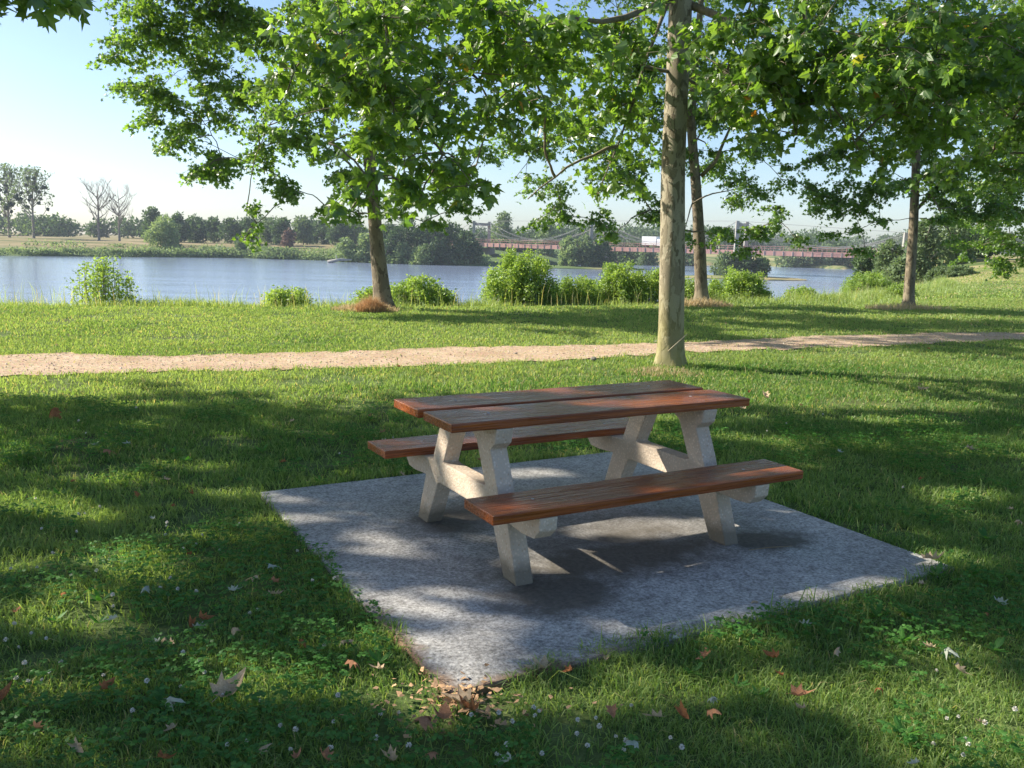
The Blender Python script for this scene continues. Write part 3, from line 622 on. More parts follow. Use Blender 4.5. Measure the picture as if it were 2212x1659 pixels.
rs = np.random.default_rng(21); parts = []
litter_c = tw(-.5, -1.02)
for (y0, y1, den, w, hh) in ((1.5, 3.2, 9000, .0042, .058), (3.2, 5.0, 6500, .005, .058), (5.0, 8.0, 3600, .0065, .058), (8.0, 13, 1700, .009, .055), (13, 19, 900, .013, .055), (19, 31, 480, .02, .07), (31, 62, 60, .05, .12)):
    hw = .6 * y1 + 2.4; n = int(den * (y1 - y0) * 2 * hw)
    x = rs.uniform(-hw, hw, n); y = rs.uniform(y0, y1, n)
    k = np.abs(x) < .6 * y + 2.4
    k &= ~((y > near_edge(x) + rs.random(n) ** 2 * .22 - .03) & (y < far_edge(x) - rs.random(n) ** 2 * .22 + .03) & (rs.random(n) > .012))
    k &= y < np.interp(x, BX, BY) + 1.2
    k &= ~in_slab(x, y)
    k &= ~((np.hypot(x - litter_c.x, y - litter_c.y) < .2 + .12 * vnoise(x, y, .1, 7)) & (rs.random(n) > .15))
    bare = vnoise(x, y, .8, 9) * .6 + vnoise(x, y, .25, 10) * .4
    k &= (bare < .71) | (rs.random(n) > .75)
    x, y = x[k], y[k]; n = len(x)
    z = hgt(x, y) - .035
    tuft = vnoise(x, y, .35, 11) * .5 + vnoise(x, y, .11, 12) * .5
    near_trunk = np.exp(-np.hypot(x - NB.x, y - NB.y) / .35)
    tx, ty = to_table(x, y); rim = np.exp(-np.maximum(0, np.maximum(np.maximum(SX0 - tx, tx - SX1), np.maximum(SY0 - ty, ty - SY1))) / .1) * (y < 8)
    h = hh * (.45 + 1.0 * tuft) * rs.uniform(.6, 1.35, n) * (1 + 1.2 * near_trunk + .45 * rim) * np.where(y < 5, .92, 1)
    h[rs.random(n) < .006] *= 1.9
    h = h * np.where((x > 18) & (y > 34), .5, 1)
    tone = np.clip(vnoise(x, y, 1.7, 13) * .45 + vnoise(x, y, .4, 14) * .2 + rs.random(n) * .6 - .16 + np.where(y > near_edge(x) - 1.5, .22, 0), 0, .89)  # sunlit look painted in: paler blades just before and beyond the path
    tone = np.where(rs.random(n) < .018 + .05 * (vnoise(x, y, 1.1, 15) > .66) + .05 * (y > 8), .99, tone)
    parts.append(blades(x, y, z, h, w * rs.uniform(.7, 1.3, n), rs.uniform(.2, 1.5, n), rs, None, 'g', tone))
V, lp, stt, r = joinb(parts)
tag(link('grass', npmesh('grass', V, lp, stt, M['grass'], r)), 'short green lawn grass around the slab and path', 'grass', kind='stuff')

# tall grass along the top of the river bank
parts = []
n = 70000; x = rs.uniform(-17, 24, n); bb_ = np.interp(x, BX, BY); dd_ = rs.gamma(1.6, .9, n); y = bb_ + 1.0 - dd_
wild = np.clip((x - 2) / 5, 0, 1); k = (dd_ < 2.2 + 3.5 * wild)
x, y, dd_ = x[k], y[k], dd_[k]; n = len(x)
h = (.16 + .30 * vnoise(x, y, 1.2, 16) + .22 * np.clip((x - 2) / 4, 0, 1) * vnoise(x, y, .8, 17)) * rs.uniform(.5, 1.3, n) * np.clip(1.3 - dd_ / 4.5, .35, 1)
parts.append(blades(x, y, hgt(x, y) - .05, h, rs.uniform(.012, .024, n), rs.uniform(.15, .8, n), rs, None, 'g', np.clip(rs.random(n) * .85 + .1 * vnoise(x, y, 1, 3), 0, 1)))
n = 3500; x = rs.uniform(-17, 24, n); y = np.interp(x, BX, BY) + .7 - rs.gamma(1.3, .6, n)
parts.append(blades(x, y, hgt(x, y) - .05, rs.uniform(.35, .85, n), np.full(n, .011), rs.uniform(.05, .5, n), rs, None, 'g', rs.uniform(.6, 1, n)))
V, lp, stt, r = joinb(parts)
tag(link('tall_grass', npmesh('tall_grass', V, lp, stt, M['tall'], r)), 'tall seeding grass along the top of the river bank', 'grass', kind='stuff')

# clover ground cover: three round leaflets on a short stalk
def clover_pts(n, x0, x1, y0, y1):
    x = rs.uniform(x0, x1, n); y = rs.uniform(y0, y1, n)
    d = vnoise(x, y, .55, 18) * .65 + vnoise(x, y, .17, 19) * .35
    tx, ty = to_table(x, y)
    boost = .36 * np.exp(-((tx - 1.75) ** 2 / .6 + (ty + 1.3) ** 2 / .10)) + .26 * np.exp(-((tx + .75) ** 2 / .14 + (ty - .2) ** 2 / 1.6))
    k = (d + boost > .60) & (np.abs(x) < .6 * y + 1) & ~in_slab(x, y, .0)
    return x[k], y[k]
x, y = clover_pts(80000, -6, 6, 1.6, 8)
n = len(x); P3 = []; D3 = []
z = rs.uniform(.018, .062, n)
ang = rs.random(n) * 6.2832; tl = rs.normal(0, .35, (n, 3)); tl[:, 2] = 1
for k in range(3):
    a = ang + k * 2.0944; d = np.stack([np.cos(a), np.sin(a), rs.uniform(-.15, .25, n)], -1)
    P3.append(np.stack([x, y, z], -1)); D3.append(d)
P3 = np.concatenate(P3); D3 = np.concatenate(D3); n3 = np.tile(tl, (3, 1))
CLV = [(0, 0), (.36, .35), (.42, .72), (.2, .98), (0, .9)]
me = leafmesh('clover', P3, D3, n3, np.tile(rs.uniform(.010, .020, n), 3), CLV, M['clover'], rs, .12)
tag(link('clover', me), 'dark green clover leaves spread through the lawn', 'clover', kind='stuff')

# leaf and straw litter at the near corner of the slab
n = 300; a = rs.random(n) * 6.28; r_ = np.abs(rs.normal(0, .13, n)); x = litter_c.x + np.cos(a) * r_ * 1.3 + .05; y = litter_c.y + np.sin(a) * r_ * .8 + .03
nn = rs.normal(0, .5, (n, 3)); nn[:, 2] += 1; dd = rs.normal(0, 1, (n, 3)); dd[:, 2] *= .15
me = leafmesh('leaf_litter', np.stack([x, y, rs.uniform(.004, .022, n)], -1), dd, nn, rs.uniform(.01, .038, n), LEAF_C, M['litter'], rs, .1)
tag(link('leaf_litter', me), 'crumbled orange-brown leaf litter at the near corner of the slab', 'leaf litter', kind='stuff')

# straw and dead weeds at the feet of the row trees and the near tree
def tuft(name, c, r, n, h, m_, label, cat, lean=(.2, 1.1), w=.012, sx=1.0, group=None):
    rs2 = np.random.default_rng(int(abs(c.x * 97) + n)); a = rs2.random(n) * 6.28; q = np.sqrt(rs2.random(n)) * r
    x = np.cos(a) * q * sx; y = np.sin(a) * q
    V, lp, stt, rr = blades(x, y, np.full(n, -.04), h * rs2.uniform(.4, 1.2, n) * (1.15 - q / r * .7), np.full(n, w), rs2.uniform(*lean, n), rs2, None, 'x')
    o = link(name, npmesh(name, V, lp, stt, m_, rr), None, (c.x, c.y, c.z)); return tag(o, label, cat, group)
g_ = 'dry grass tufts at the feet of the trees'
tuft('dry_grass_tuft', gp(1449, 800) + Vector((-.1, -.1, 0)), .42, 900, .12, M['straw'], 'sparse pale straw around the foot of the thick near trunk', 'dry grass', group=g_, w=.007, sx=1.2)
tuft('dry_grass_tuft', gp(790, 668), .5, 900, .26, M['straw'], 'pale straw tuft left of the leaning riverside trunk', 'dry grass', group=g_, w=.014, sx=1.5)
tuft('dry_grass_tuft', gp(1515, 660), .6, 1100, .34, M['straw'], 'pale straw tuft around the second riverside trunk, beside the near trunk', 'dry grass', group=g_, w=.015, sx=1.4)
tuft('dry_grass_tuft', gp(1962, 666), .7, 900, .28, M['straw'], 'pale straw tuft around the slender right-hand trunk', 'dry grass', group=g_, w=.014, sx=1.7)
tuft('dead_weed', gp(803, 670) + Vector((.0, -.1, 0)), .30, 2400, .40, M['rust'], 'rounded orange-brown dead weed at the foot of the leaning tree', 'dead weed', (.1, .7), .01, 1.1)

# ------------------------------------------------------------------ bushes on the near bank
def bush(px, pyb, pyt, wpx, Yd, n, label, seed, m_='bush', name='bush', ls=.065, upright=.5):
    rs2 = np.random.default_rng(seed)
    if px < 1800:
        for _ in range(6): Yd = float(np.interp(at(px, pyb, Yd).x, BX, BY)) + .3
    c = at(px, pyb, Yd); t_ = at(px, pyt, Yd); h = t_.z - c.z; wr = wpx / 2 / 2212 / F * Yd * 1.08
    zb = min(c.z, H(c.x, c.y)); h += c.z - zb; hold = Vector((c.x, c.y, zb))
    t = empty(name, hold, label, 'bush', 'bushes along the river bank')
    nl = max(7, int(20 * wr / max(h, .4))) ; P = []; D = []; st = MB()
    for i in range(nl * 4):
        a = rs2.random() * 6.28; u = rs2.random() ** .6; bx, by = math.cos(a) * u * wr, math.sin(a) * u * wr * .8
        top = h * (max(.08, 1 - (u * .95) ** 3) ** .5) * rs2.uniform(.45 if i % 3 else .8, 1.05)
        s = Vector((bx * .6, by * .6, 0)); e = Vector((bx, by, top)); mdl = (s + e) / 2 + Vector((bx * .25, by * .25, top * .05))
        st.tube([s, mdl, e], [.014, .009, .004], 4, False)
        k = max(8, int(n * 4.2) // (nl * 4)); us = rs2.random(k) ** .5
        b0, b1, b2 = np.array(s), np.array(mdl), np.array(e)
        p = b0 * (1 - us[:, None]) ** 2 + b1 * 2 * (us * (1 - us))[:, None] + b2 * us[:, None] ** 2
        spread = .07 + .12 * (1 - us[:, None]) * min(1.5, h) ; p = p + rs2.normal(0, 1, p.shape) * spread * np.array([1, 1, .6]) * (wr / 1.2 if wr > 1.2 else 1)
        d = rs2.normal(0, 1, p.shape); d[:, 2] = d[:, 2] * .5 + upright * (us > .7) - .15
        P.append(p); D.append(d)
    st.build('stems', M['branch'], t)
    P = np.concatenate(P); D = np.concatenate(D); P[:, 2] = np.maximum(P[:, 2], .03)
    nn = rs2.normal(0, .8, P.shape); nn[:, 2] += .6
    link('foliage', leafmesh('foliage', P, D, nn, ls * rs2.uniform(.6, 1.3, len(P)), LEAF_C, M[m_], rs2), t); return t
bush(222, 650, 556, 118, 21.2, 650, 'thin open bush with tall leafy tips against the water at far left', 31, ls=.08)
bush(620, 655, 616, 95, 22.5, 1300, 'low pale green weed clump on the bank between bush and leaning tree', 32, ls=.07)
bush(795, 655, 622, 60, 23, 900, 'small leafy clump just left of the leaning trunk', 33, ls=.07)
bush(905, 652, 600, 140, 24, 2600, 'low spreading nettle clump right of the leaning trunk', 34, ls=.08)
bush(1120, 645, 543, 150, 27, 7500, 'large round light green bush alone in front of the river', 35)
bush(1240, 642, 598, 105, 28, 4200, 'small low bush joined to the left side of a wider bush', 36)
bush(1355, 642, 562, 165, 28.5, 7500, 'wide light green bush left of the thick near trunk', 37)
bush(1490, 640, 600, 60, 29, 1600, 'narrow green bush between the two trunks', 38)
bush(1592, 642, 578, 130, 29.5, 6500, 'rounded light green bush right of the second trunk', 39)
bush(1730, 650, 620, 70, 30.5, 1200, 'low weedy clump in front of open water', 40, ls=.07)
bush(1878, 640, 588, 110, 36, 5000, 'round light green bush on the bank left of the slender trunk', 41)
bush(1945, 640, 612, 50, 35, 1500, 'small yellow-green bush tucked beside the slender trunk', 42)
bush(2060, 612, 575, 95, 58, 4500, 'dull olive mound of brambles on the slope at the right', 43, 'pale', ls=.16)

# ------------------------------------------------------------------ background trees
def bgtree(px, pyb, pyt, wpx, Yd, label, m_='dark', seed=0, n=1500, name='tree', cat='tree', group='trees on the far bank', low=.12, airy=0.0, ls=None, zb=None, trunk=True, shape=1.0, nl=None):
    rs2 = np.random.default_rng(seed + 500); c = at(px, pyb, Yd); tt = at(px, pyt, Yd)
    zg = H(c.x, c.y) - .2 if zb is None else zb
    h = tt.z - zg; wr = wpx / 2 / 2212 / F * Yd
    t = empty(name, (c.x, c.y, zg), label, cat, group); ls = ls or max(.3, Yd * .0028)
    if trunk:
        s = MB(); s.tube([(0, 0, -.3), (.02 * h, 0, h * .4), (-.01 * h, .01 * h, h * .85)], [h * .022, h * .015, h * .004], 7)
        for k in range(7):
            a = k * 2.4 + seed; z0 = h * (.25 + .07 * k); s.tube([(0, 0, z0), (math.cos(a) * wr * .4, math.sin(a) * wr * .4, z0 + h * .1), (math.cos(a) * wr * .75, math.sin(a) * wr * .75, z0 + h * .2)], [h * .009, h * .006, h * .003], 5)
        s.build('trunk', M['greybark'], t, True)
    nl = nl or int(12 + 10 * rs2.random()); P = []; D = []
    for i in range(nl):
        f = (i + .5) / nl; z = h * (low + (1 - low) * f * .93); prof_ = math.sin(min(1, (f * .86 + .14)) * math.pi) ** (.55 * shape)
        a = i * 2.4 + rs2.random(); rr = wr * prof_ * rs2.uniform(.25, .75); lr = wr * rs2.uniform(.28, .5) * (.6 + .4 * prof_)
        cx, cy_ = math.cos(a) * rr, math.sin(a) * rr
        k = int(n / nl * (lr / (wr * .39)) ** 2)
        v = rs2.normal(0, 1, (k, 3)); v /= np.linalg.norm(v, axis=1, keepdims=True); v *= (rs2.random((k, 1)) ** (.33 if airy < .5 else .5)) * lr; v[:, 2] *= .8
        P.append(v + np.array([cx, cy_, z])); D.append(rs2.normal(0, 1, (k, 3)) + v / lr * .8)
    P = np.concatenate(P); D = np.concatenate(D); P[:, 2] = np.clip(P[:, 2], .1, h)
    nn = rs2.normal(0, .7, P.shape) + np.array([-.3, -.2, .8])
    link('crown', leafmesh('crown', P, D, nn, ls * rs2.uniform(.6, 1.5, len(P)), LEAF_C, M[m_], rs2, .1), t); return t
def bare(px, pyb, pyt, wpx, Yd, label, seed, green=False):
    rs2 = np.random.default_rng(seed); c = at(px, pyb, Yd); tt = at(px, pyt, Yd); zg = H(c.x, c.y) - .2; h = tt.z - zg; wr = wpx / 2 / 2212 / F * Yd
    t = empty('poplar_tree' if green else 'dead_tree', (c.x, c.y, zg), label, 'tree', 'tall poplars beyond the river' if green else 'bare dead trees beyond the river')
    s = MB(); tips = []
    s.tube([(0, 0, -.2), (0, 0, h * .3), (.02 * h, 0, h * .62), (0, 0, h * .97)], [h * .022, h * .016, h * .008, h * .001], 7)
    for i in range(19 if not green else 20):
        a = i * 2.4; z0 = h * rs2.uniform(.2, .75); L = wr * rs2.uniform(.6, 1.0) * (1.15 - z0 / h * .5); z1 = min(h * .98, z0 + h * rs2.uniform(.18, .38))
        p0 = Vector((0, 0, z0)); p2 = Vector((math.cos(a) * L, math.sin(a) * L, z1)); p1 = Vector((math.cos(a) * L * .6, math.sin(a) * L * .6, z0 + (z1 - z0) * .45))
        pts = [p0, p1, p2]; s.tube(pts, [h * .008, h * .0055, h * .0016], 5, False); tips.append(p2)
        for k in range(5):
            u = rs2.uniform(.3, 1); q = p0 * (1 - u) ** 2 + p1 * 2 * u * (1 - u) + p2 * u * u
            e = q + Vector((rs2.normal(0, .05), rs2.normal(0, .05), rs2.uniform(.05, .14))) * h; e.z = min(e.z, h); s.tube([q, (q + e) / 2 + Vector((0, 0, .01 * h)), e], [h * .0022, h * .0016, h * .0009], 3, False); tips.append(e)
            for _ in range(3):
                e3 = e + Vector((rs2.normal(0, .04), rs2.normal(0, .04), rs2.uniform(.0, .06))) * h; s.tube([(q + e) / 2, e3], [h * .0013, h * .0006], 3, False)
    s.build('trunk', M['greybark'], t)
    P = []; nmis = 26 if green else 6
    if green:
        for p in tips:
            k = 9; P.append(np.array(p) + rs2.normal(0, .035 * h, (k, 3)) * np.array([1, 1, .8]))
        k = 130; P.append(np.stack([rs2.normal(0, wr * .45, k), rs2.normal(0, wr * .45, k), rs2.uniform(.05, .28, k) * h], -1))
        P = np.concatenate(P); D = rs2.normal(0, 1, P.shape); nn = rs2.normal(0, .8, P.shape); nn[:, 2] += .5
        link('crown', leafmesh('crown', P, D, nn, .75 * rs2.uniform(.6, 1.4, len(P)), LEAF_C, M['pale'], rs2, .1), t)
    for i in range(nmis):
        p = tips[rs2.integers(len(tips))] * rs2.uniform(.75, 1); r_ = h * rs2.uniform(.018, .036) * (1 if green else .45); k = 60
        bq = bmesh.new(); bmesh.ops.create_icosphere(bq, subdivisions=2, radius=r_)
        for v in bq.verts: v.co *= rs2.uniform(.55, 1.35)
        me = bpy.data.meshes.new('mistletoe'); bq.to_mesh(me); bq.free(); me.materials.append(M['mistle']); link('mistletoe', me, t, tuple(p))
    return t
bare(20, 505, 360, 62, 300, 'leafy poplar dotted with mistletoe, cut by the left edge', 61, True)
bare(73, 509, 366, 85, 290, 'leafy poplar dotted with dark mistletoe balls, second from the left edge', 62, True)
bare(214, 513, 387, 82, 285, 'bare dead tree on the far meadow, left one of the pair', 63)
bare(258, 514, 398, 80, 282, 'bare dead tree on the far meadow, right one of the pair', 64)
# far wood behind the meadow: reads as one mass
P = []; rsw = np.random.default_rng(77)
for i in range(150):
    fx = rsw.uniform(-420, 40); yy = rsw.uniform(395, 430) + max(0, -fx - 150) * .1; hh_ = rsw.uniform(7.5, 11.5) * (1.0 + .15 * math.sin(fx / 23)); k = 260; z0 = H(fx, yy)
    v = rsw.normal(0, 1, (k, 3)); v /= np.linalg.norm(v, axis=1, keepdims=True); v *= rsw.random((k, 1)) ** .4
    P.append(v * np.array([6, 4, hh_ * .5]) + np.array([fx, yy, z0 + hh_ * .5]))
for i in range(170):
    fx = rsw.uniform(20, 420); yy = rsw.uniform(560, 600) if fx > 150 else rsw.uniform(420, 470); hh_ = rsw.uniform(10, 15); k = 260; z0 = H(fx, yy)
    v = rsw.normal(0, 1, (k, 3)); v /= np.linalg.norm(v, axis=1, keepdims=True); v *= rsw.random((k, 1)) ** .4
    P.append(v * np.array([8, 4, hh_ * .5]) + np.array([fx, yy, z0 + hh_ * .5]))
P = np.concatenate(P); nn = rsw.normal(0, .7, P.shape) + np.array([-.3, -.2, .8])
tag(link('distant_woods', leafmesh('distant_woods', P, rsw.normal(0, 1, P.shape), nn, rsw.uniform(1.0, 2.2, len(P)), LEAF_C, M['dark'], rsw, .1)), 'dark band of far woods behind the meadow and river', 'woods', kind='stuff')

G = 'trees on the far bank'
P = []
for i in range(900):
    fx = rsw.uniform(-150, -8); q_ = rsw.choice([rsw.uniform(1.2, 5), rsw.uniform(1, 4), rsw.uniform(14, 30)]); fy = float(np.interp(fx, FX, FY)) + q_
    if q_ > 8 and vnoise(fx, fy, 12, 5) < .55: continue
    hh_ = rsw.uniform(.6, 1.5) * (1 + .5 * float(vnoise(fx, 0, 9))); k = 26; v = rsw.normal(0, 1, (k, 3)); v /= np.linalg.norm(v, axis=1, keepdims=True)
    P.append(v * np.array([1.9, 1.2, hh_ * .6]) * rsw.random((k, 1)) ** .4 + np.array([fx, fy, H(fx, fy) + hh_ * .4]))
P = np.concatenate(P); nn = rsw.normal(0, .7, P.shape) + np.array([-.3, -.2, .8])
tag(link('bank_scrub', leafmesh('bank_scrub', P, rsw.normal(0, 1, P.shape), nn, rsw.uniform(.4, .9, len(P)), LEAF_C, M['willow'], rsw, .1)), 'low green scrub along the far waterline', 'scrub', kind='stuff')
bgtree(332, 517, 449, 58, 305, 'tallest dark round tree at the left end of the far tree row', 'dark', 1, 2600)
bgtree(358, 545, 465, 92, 262, 'light green willow standing alone on the far bank in front of dark trees', 'willow', 2, 3800, name='willow_tree', low=.06)
specs = [(385, 460, 50, 'dark'), (425, 464, 55, 'dark'), (462, 468, 48, 'dark'), (500, 470, 50, 'dark'), (540, 466, 46, 'dark'), (578, 470, 48, 'pale'), (612, 470, 44, 'dark'), (655, 468, 50, 'pale'), (695, 474, 50, 'dark'), (732, 476, 52, 'dark')]
labs = ['dark tree just right of the light green willow', 'dark tree of the far row, second right of the willow', 'dark tree of the far row, third right of the willow', 'dark tree of the far row, fourth right of the willow', 'dark tree of the far row above the hanging plane twig',
        'paler tree of the far row left of the reddish shrub', 'dark tree directly behind the reddish bare shrub', 'paler tree of the far row right of the reddish shrub', 'dark tree of the far row, second left of the leaning trunk group', 'last dark tree of the far row before the pale willows']
for i, ((a, tp_, w_, mm), lb) in enumerate(zip(specs, labs)):
    bgtree(a, 524, tp_, w_ * 1.15, 300 + (i % 3) * 8, lb, mm, 10 + i, 2000)
bgtree(624, 527, 494, 34, 290, 'reddish bare shrub at the foot of the far tree row', 'red', 25, 900, name='shrub', cat='shrub')
bgtree(522, 545, 520, 34, 258, 'small grey-green shrub on the far grassy bank', 'pale', 26, 700, name='shrub', cat='shrub', trunk=False)
bgtree(470, 551, 538, 80, 257, 'low scrub on the far waterline', 'pale', 27, 900, name='shrub', cat='shrub', trunk=False)
bgtree(600, 553, 538, 110, 254, 'low scrub at the water right of the small grey-green shrub', 'pale', 28, 1200, name='shrub', cat='shrub', trunk=False)
bgtree(748, 562, 512, 50, 240, 'bright green willow bush at the left end of the big bank thicket', 'willow', 29, 2000, name='willow_bush', low=.04, trunk=False)
bgtree(790, 566, 505, 66, 240, 'silvery willow beside the leaning trunk, on the far bank', 'willow', 30, 2600, name='willow_tree', low=.04)
bgtree(765, 530, 480, 60, 300, 'far tree behind the silvery willow', 'pale', 31, 1500)
th = [(835, 568, 478, 75, 'dark'), (880, 570, 462, 85, 'dark'), (925, 571, 468, 80, 'dark'), (965, 572, 478, 75, 'dark'), (1005, 573, 500, 62, 'dark'), (870, 570, 525, 60, 'willow'), (912, 571, 532, 55, 'willow'), (955, 572, 536, 60, 'pale'), (1020, 574, 528, 46, 'dark')]
thl = ['dark bank tree right behind the leaning trunk', 'highest dark tree of the bank thicket', 'broad dark tree in the middle of the bank thicket', 'dark tree near the right end of the bank thicket', 'last tall dark tree of the thicket, left of the bridge pylon',
       'pale willow bush in front of the thicket, left one', 'pale willow bush in front of the thicket, middle one', 'grey-green bush in front of the thicket, right one', 'low dark bush at the river corner below the bridge pylon']
for i, ((a, pb, tp_, w_, mm), lb) in enumerate(zip(th, thl)):
    bgtree(a, pb, tp_, w_ * 1.1, 236 + (0 if mm == 'dark' else -4) + i % 2 * 3, lb, mm, 40 + i, 3600 if mm == 'dark' else 1800, low=.03, trunk=(mm == 'dark'))
bgtree(1085, 555, 458, 66, 330, 'tall airy poplar rising above the bridge beside its first pylon', 'pale', 55, 1700, name='poplar_tree', airy=1, low=.3, group=G)
under = [(1075, 575, 520, 50), (1115, 575, 524, 55), (1160, 576, 522, 60), (1180, 560, 480, 60), (1330, 578, 518, 60), (1370, 578, 524, 55), (1400, 578, 527, 50), (1490, 576, 522, 60)]
ul = ['dark tree under the bridge just right of the stone pier', 'dark tree under the bridge, second right of the pier', 'dark tree under the bridge, third right of the pier', 'tree rising above the bridge deck beyond the round bush',
      'tree below the deck right of the pale island trees', 'small tree below the deck, further right of the island', 'small tree below the deck left of the thick near trunk', 'tree below the deck seen between the two trunks']
for i, ((a, pb, tp_, w_), lb) in enumerate(zip(under, ul)):
    bgtree(a, pb, tp_, w_ * 1.2, 288 + i % 3 * 6, lb, 'dark' if i % 3 else 'pale', 60 + i, 2600, low=.02)
# islands
for (a, bq, rx, ry) in ((1262, 580, 16, 7), (1600, 602, 14, 6)):
    c = gp(a, bq, WZ); rsi = np.random.default_rng(a); bmi = bmesh.new(); bmesh.ops.create_icosphere(bmi, subdivisions=4, radius=1)
    for v in bmi.verts: v.co = Vector((v.co.x * rx, v.co.y * ry, v.co.z * .55)) + Vector((0, 0, .12 * float(vnoise(v.co.x * 6, v.co.y * 6, 1))))
    me = bpy.data.meshes.new('island'); bmi.to_mesh(me); bmi.free(); me.materials.append(M['ground']); tag(link('island', me, None, (c.x, c.y, WZ)), kind='structure')
isl = [(1228, 583, 512, 46, 'willow', 'pale silvery tree at the left end of the island before the bridge'), (1262, 582, 506, 50, 'pale', 'taller grey-green tree in the middle of the island'), (1300, 582, 515, 50, 'dark', 'dark tree at the right end of the island')]
c1 = gp(1262, 580, WZ).y
for i, (a, pb, tp_, w_, mm, lb) in enumerate(isl): bgtree(a, pb, tp_, w_ * 1.2, c1, lb, mm, 80 + i, 3000, group='trees on the islands', low=.02, zb=WZ + .3)
c2 = gp(1600, 602, WZ).y
isl = [(1565, 602, 545, 50, 'pale', 'grey tree of the right-hand islet, partly behind the trunk'), (1600, 602, 532, 50, 'dark', 'tallest dark tree of the right-hand islet'), (1640, 600, 558, 46, 'dark', 'low dark bush at the right tip of the islet')]
for i, (a, pb, tp_, w_, mm, lb) in enumerate(isl): bgtree(a, pb, tp_, w_ * 1.15, c2, lb, mm, 90 + i, 2600, group='trees on the islands', low=.02, zb=WZ + .3)
fr = [(1705, 578, 535, 50), (1745, 578, 520, 55), (1780, 580, 528, 50), (1815, 580, 524, 50), (1850, 580, 530, 50)]
fl = ['far bank tree behind the bridge, right of the islet', 'highest far bank tree under the right part of the bridge', 'far bank tree under the bridge with a paler crown', 'far bank tree below the right end of the deck', 'last far bank tree before the right bank']
for i, ((a, pb, tp_, w_), lb) in enumerate(zip(fr, fl)): bgtree(a, pb, tp_, w_ * 1.2, 312, lb, 'dark' if i % 2 else 'pale', 100 + i, 1600, low=.02)
rb = [(1868, 606, 530, 70, 78, 'dark', 'dark leafy tree at the waterline of the right bank'), (1915, 610, 512, 75, 74, 'pale', 'grey-green tree on the right bank left of the slender trunk'), (1990, 610, 470, 90, 70, 'pale', 'tall grey-green tree on the right bank behind the slender trunk'),
      (2050, 602, 440, 110, 72, 'pale', 'tallest airy tree on the right bank'), (2110, 590, 500, 70, 76, 'dark', 'tree at the foot of the green slope on the right'), (1940, 606, 560, 70, 68, 'pale', 'low grey bush below the right bank trees')]
for i, (a, pb, tp_, w_, yd, mm, lb) in enumerate(rb): bgtree(a, pb, tp_, w_ * 1.1, yd, lb, mm, 120 + i, 5200, group='trees on the right bank', low=.04, ls=.27, nl=22)
lg = MB(); p0 = gp(708, 566, WZ + .2); p1 = gp(760, 561, WZ + .9); lg.tube([(0, 0, 0), (p1 - p0) * .5 + Vector((0, 0, .3)), p1 - p0], [.45, .38, .15], 8); lg.tube([(p1 - p0) * .4, (p1 - p0) * .5 + Vector((-1, 0, 1.6))], [.2, .08], 6)
tag(lg.build('driftwood_log', M['driftwood'], None, True, tuple(p0)), 'bleached fallen log on the waterline below the pale willows', 'log')

# ------------------------------------------------------------------ suspension bridge
br_ = empty('suspension_bridge', (0, 0, 0), 'suspension bridge with red deck and concrete pylons crossing the river', 'bridge')
T = [(1040, 524, 478, 268), (1291, 532, 477, 246), (1600, 540, 478, 224), (1957, 549, 503, 205)]
TP = [(at(a, b_, d), at(a, c, d).z) for a, b_, c, d in T]
ends = [at(960, 521, 276), TP[0][0], TP[1][0], TP[2][0], TP[3][0], at(2100, 553, 198)]
DW = 6.0
def deckp(k, t): return ends[k].lerp(ends[k + 1], t)
dk = MB(); rib = MB(); ral = MB()
for k in range(5):
    a, b_ = ends[k], ends[k + 1]; d = (b_ - a).normalized(); nrm = Vector((-d.y, d.x, 0)).normalized()
    for sg in (-1, 1):
        o_ = nrm * sg * DW / 2
        dk.bar(a + o_ + Vector((0, 0, -.6)), b_ + o_ + Vector((0, 0, -.6)), .25, 1.1)
        ral.bar(a + o_ + Vector((0, 0, 1.05)), b_ + o_ + Vector((0, 0, 1.05)), .10, .10); ral.bar(a + o_ + Vector((0, 0, .55)), b_ + o_ + Vector((0, 0, .55)), .08, .08)
        L = (b_ - a).length; m = int(L / 2.2)
        for i in range(m + 1):
            p = a.lerp(b_, i / m) + o_; ral.bar(p + Vector((0, 0, -.05)), p + Vector((0, 0, 1.1)), .09)
            pp = p + nrm * sg * .16; rib.bar(pp + Vector((0, 0, -1.15)), pp + Vector((0, 0, -.1)), .3, .14)
    dk.bar(a + Vector((0, 0, -.12)), b_ + Vector((0, 0, -.12)), DW - .3, .2)
dk.build('deck', M['bridge_red'], br_); rib.build('deck_ribs', M['bridge_rib'], br_); ral.build('railing', M['bridge_red'], br_)
tops = []
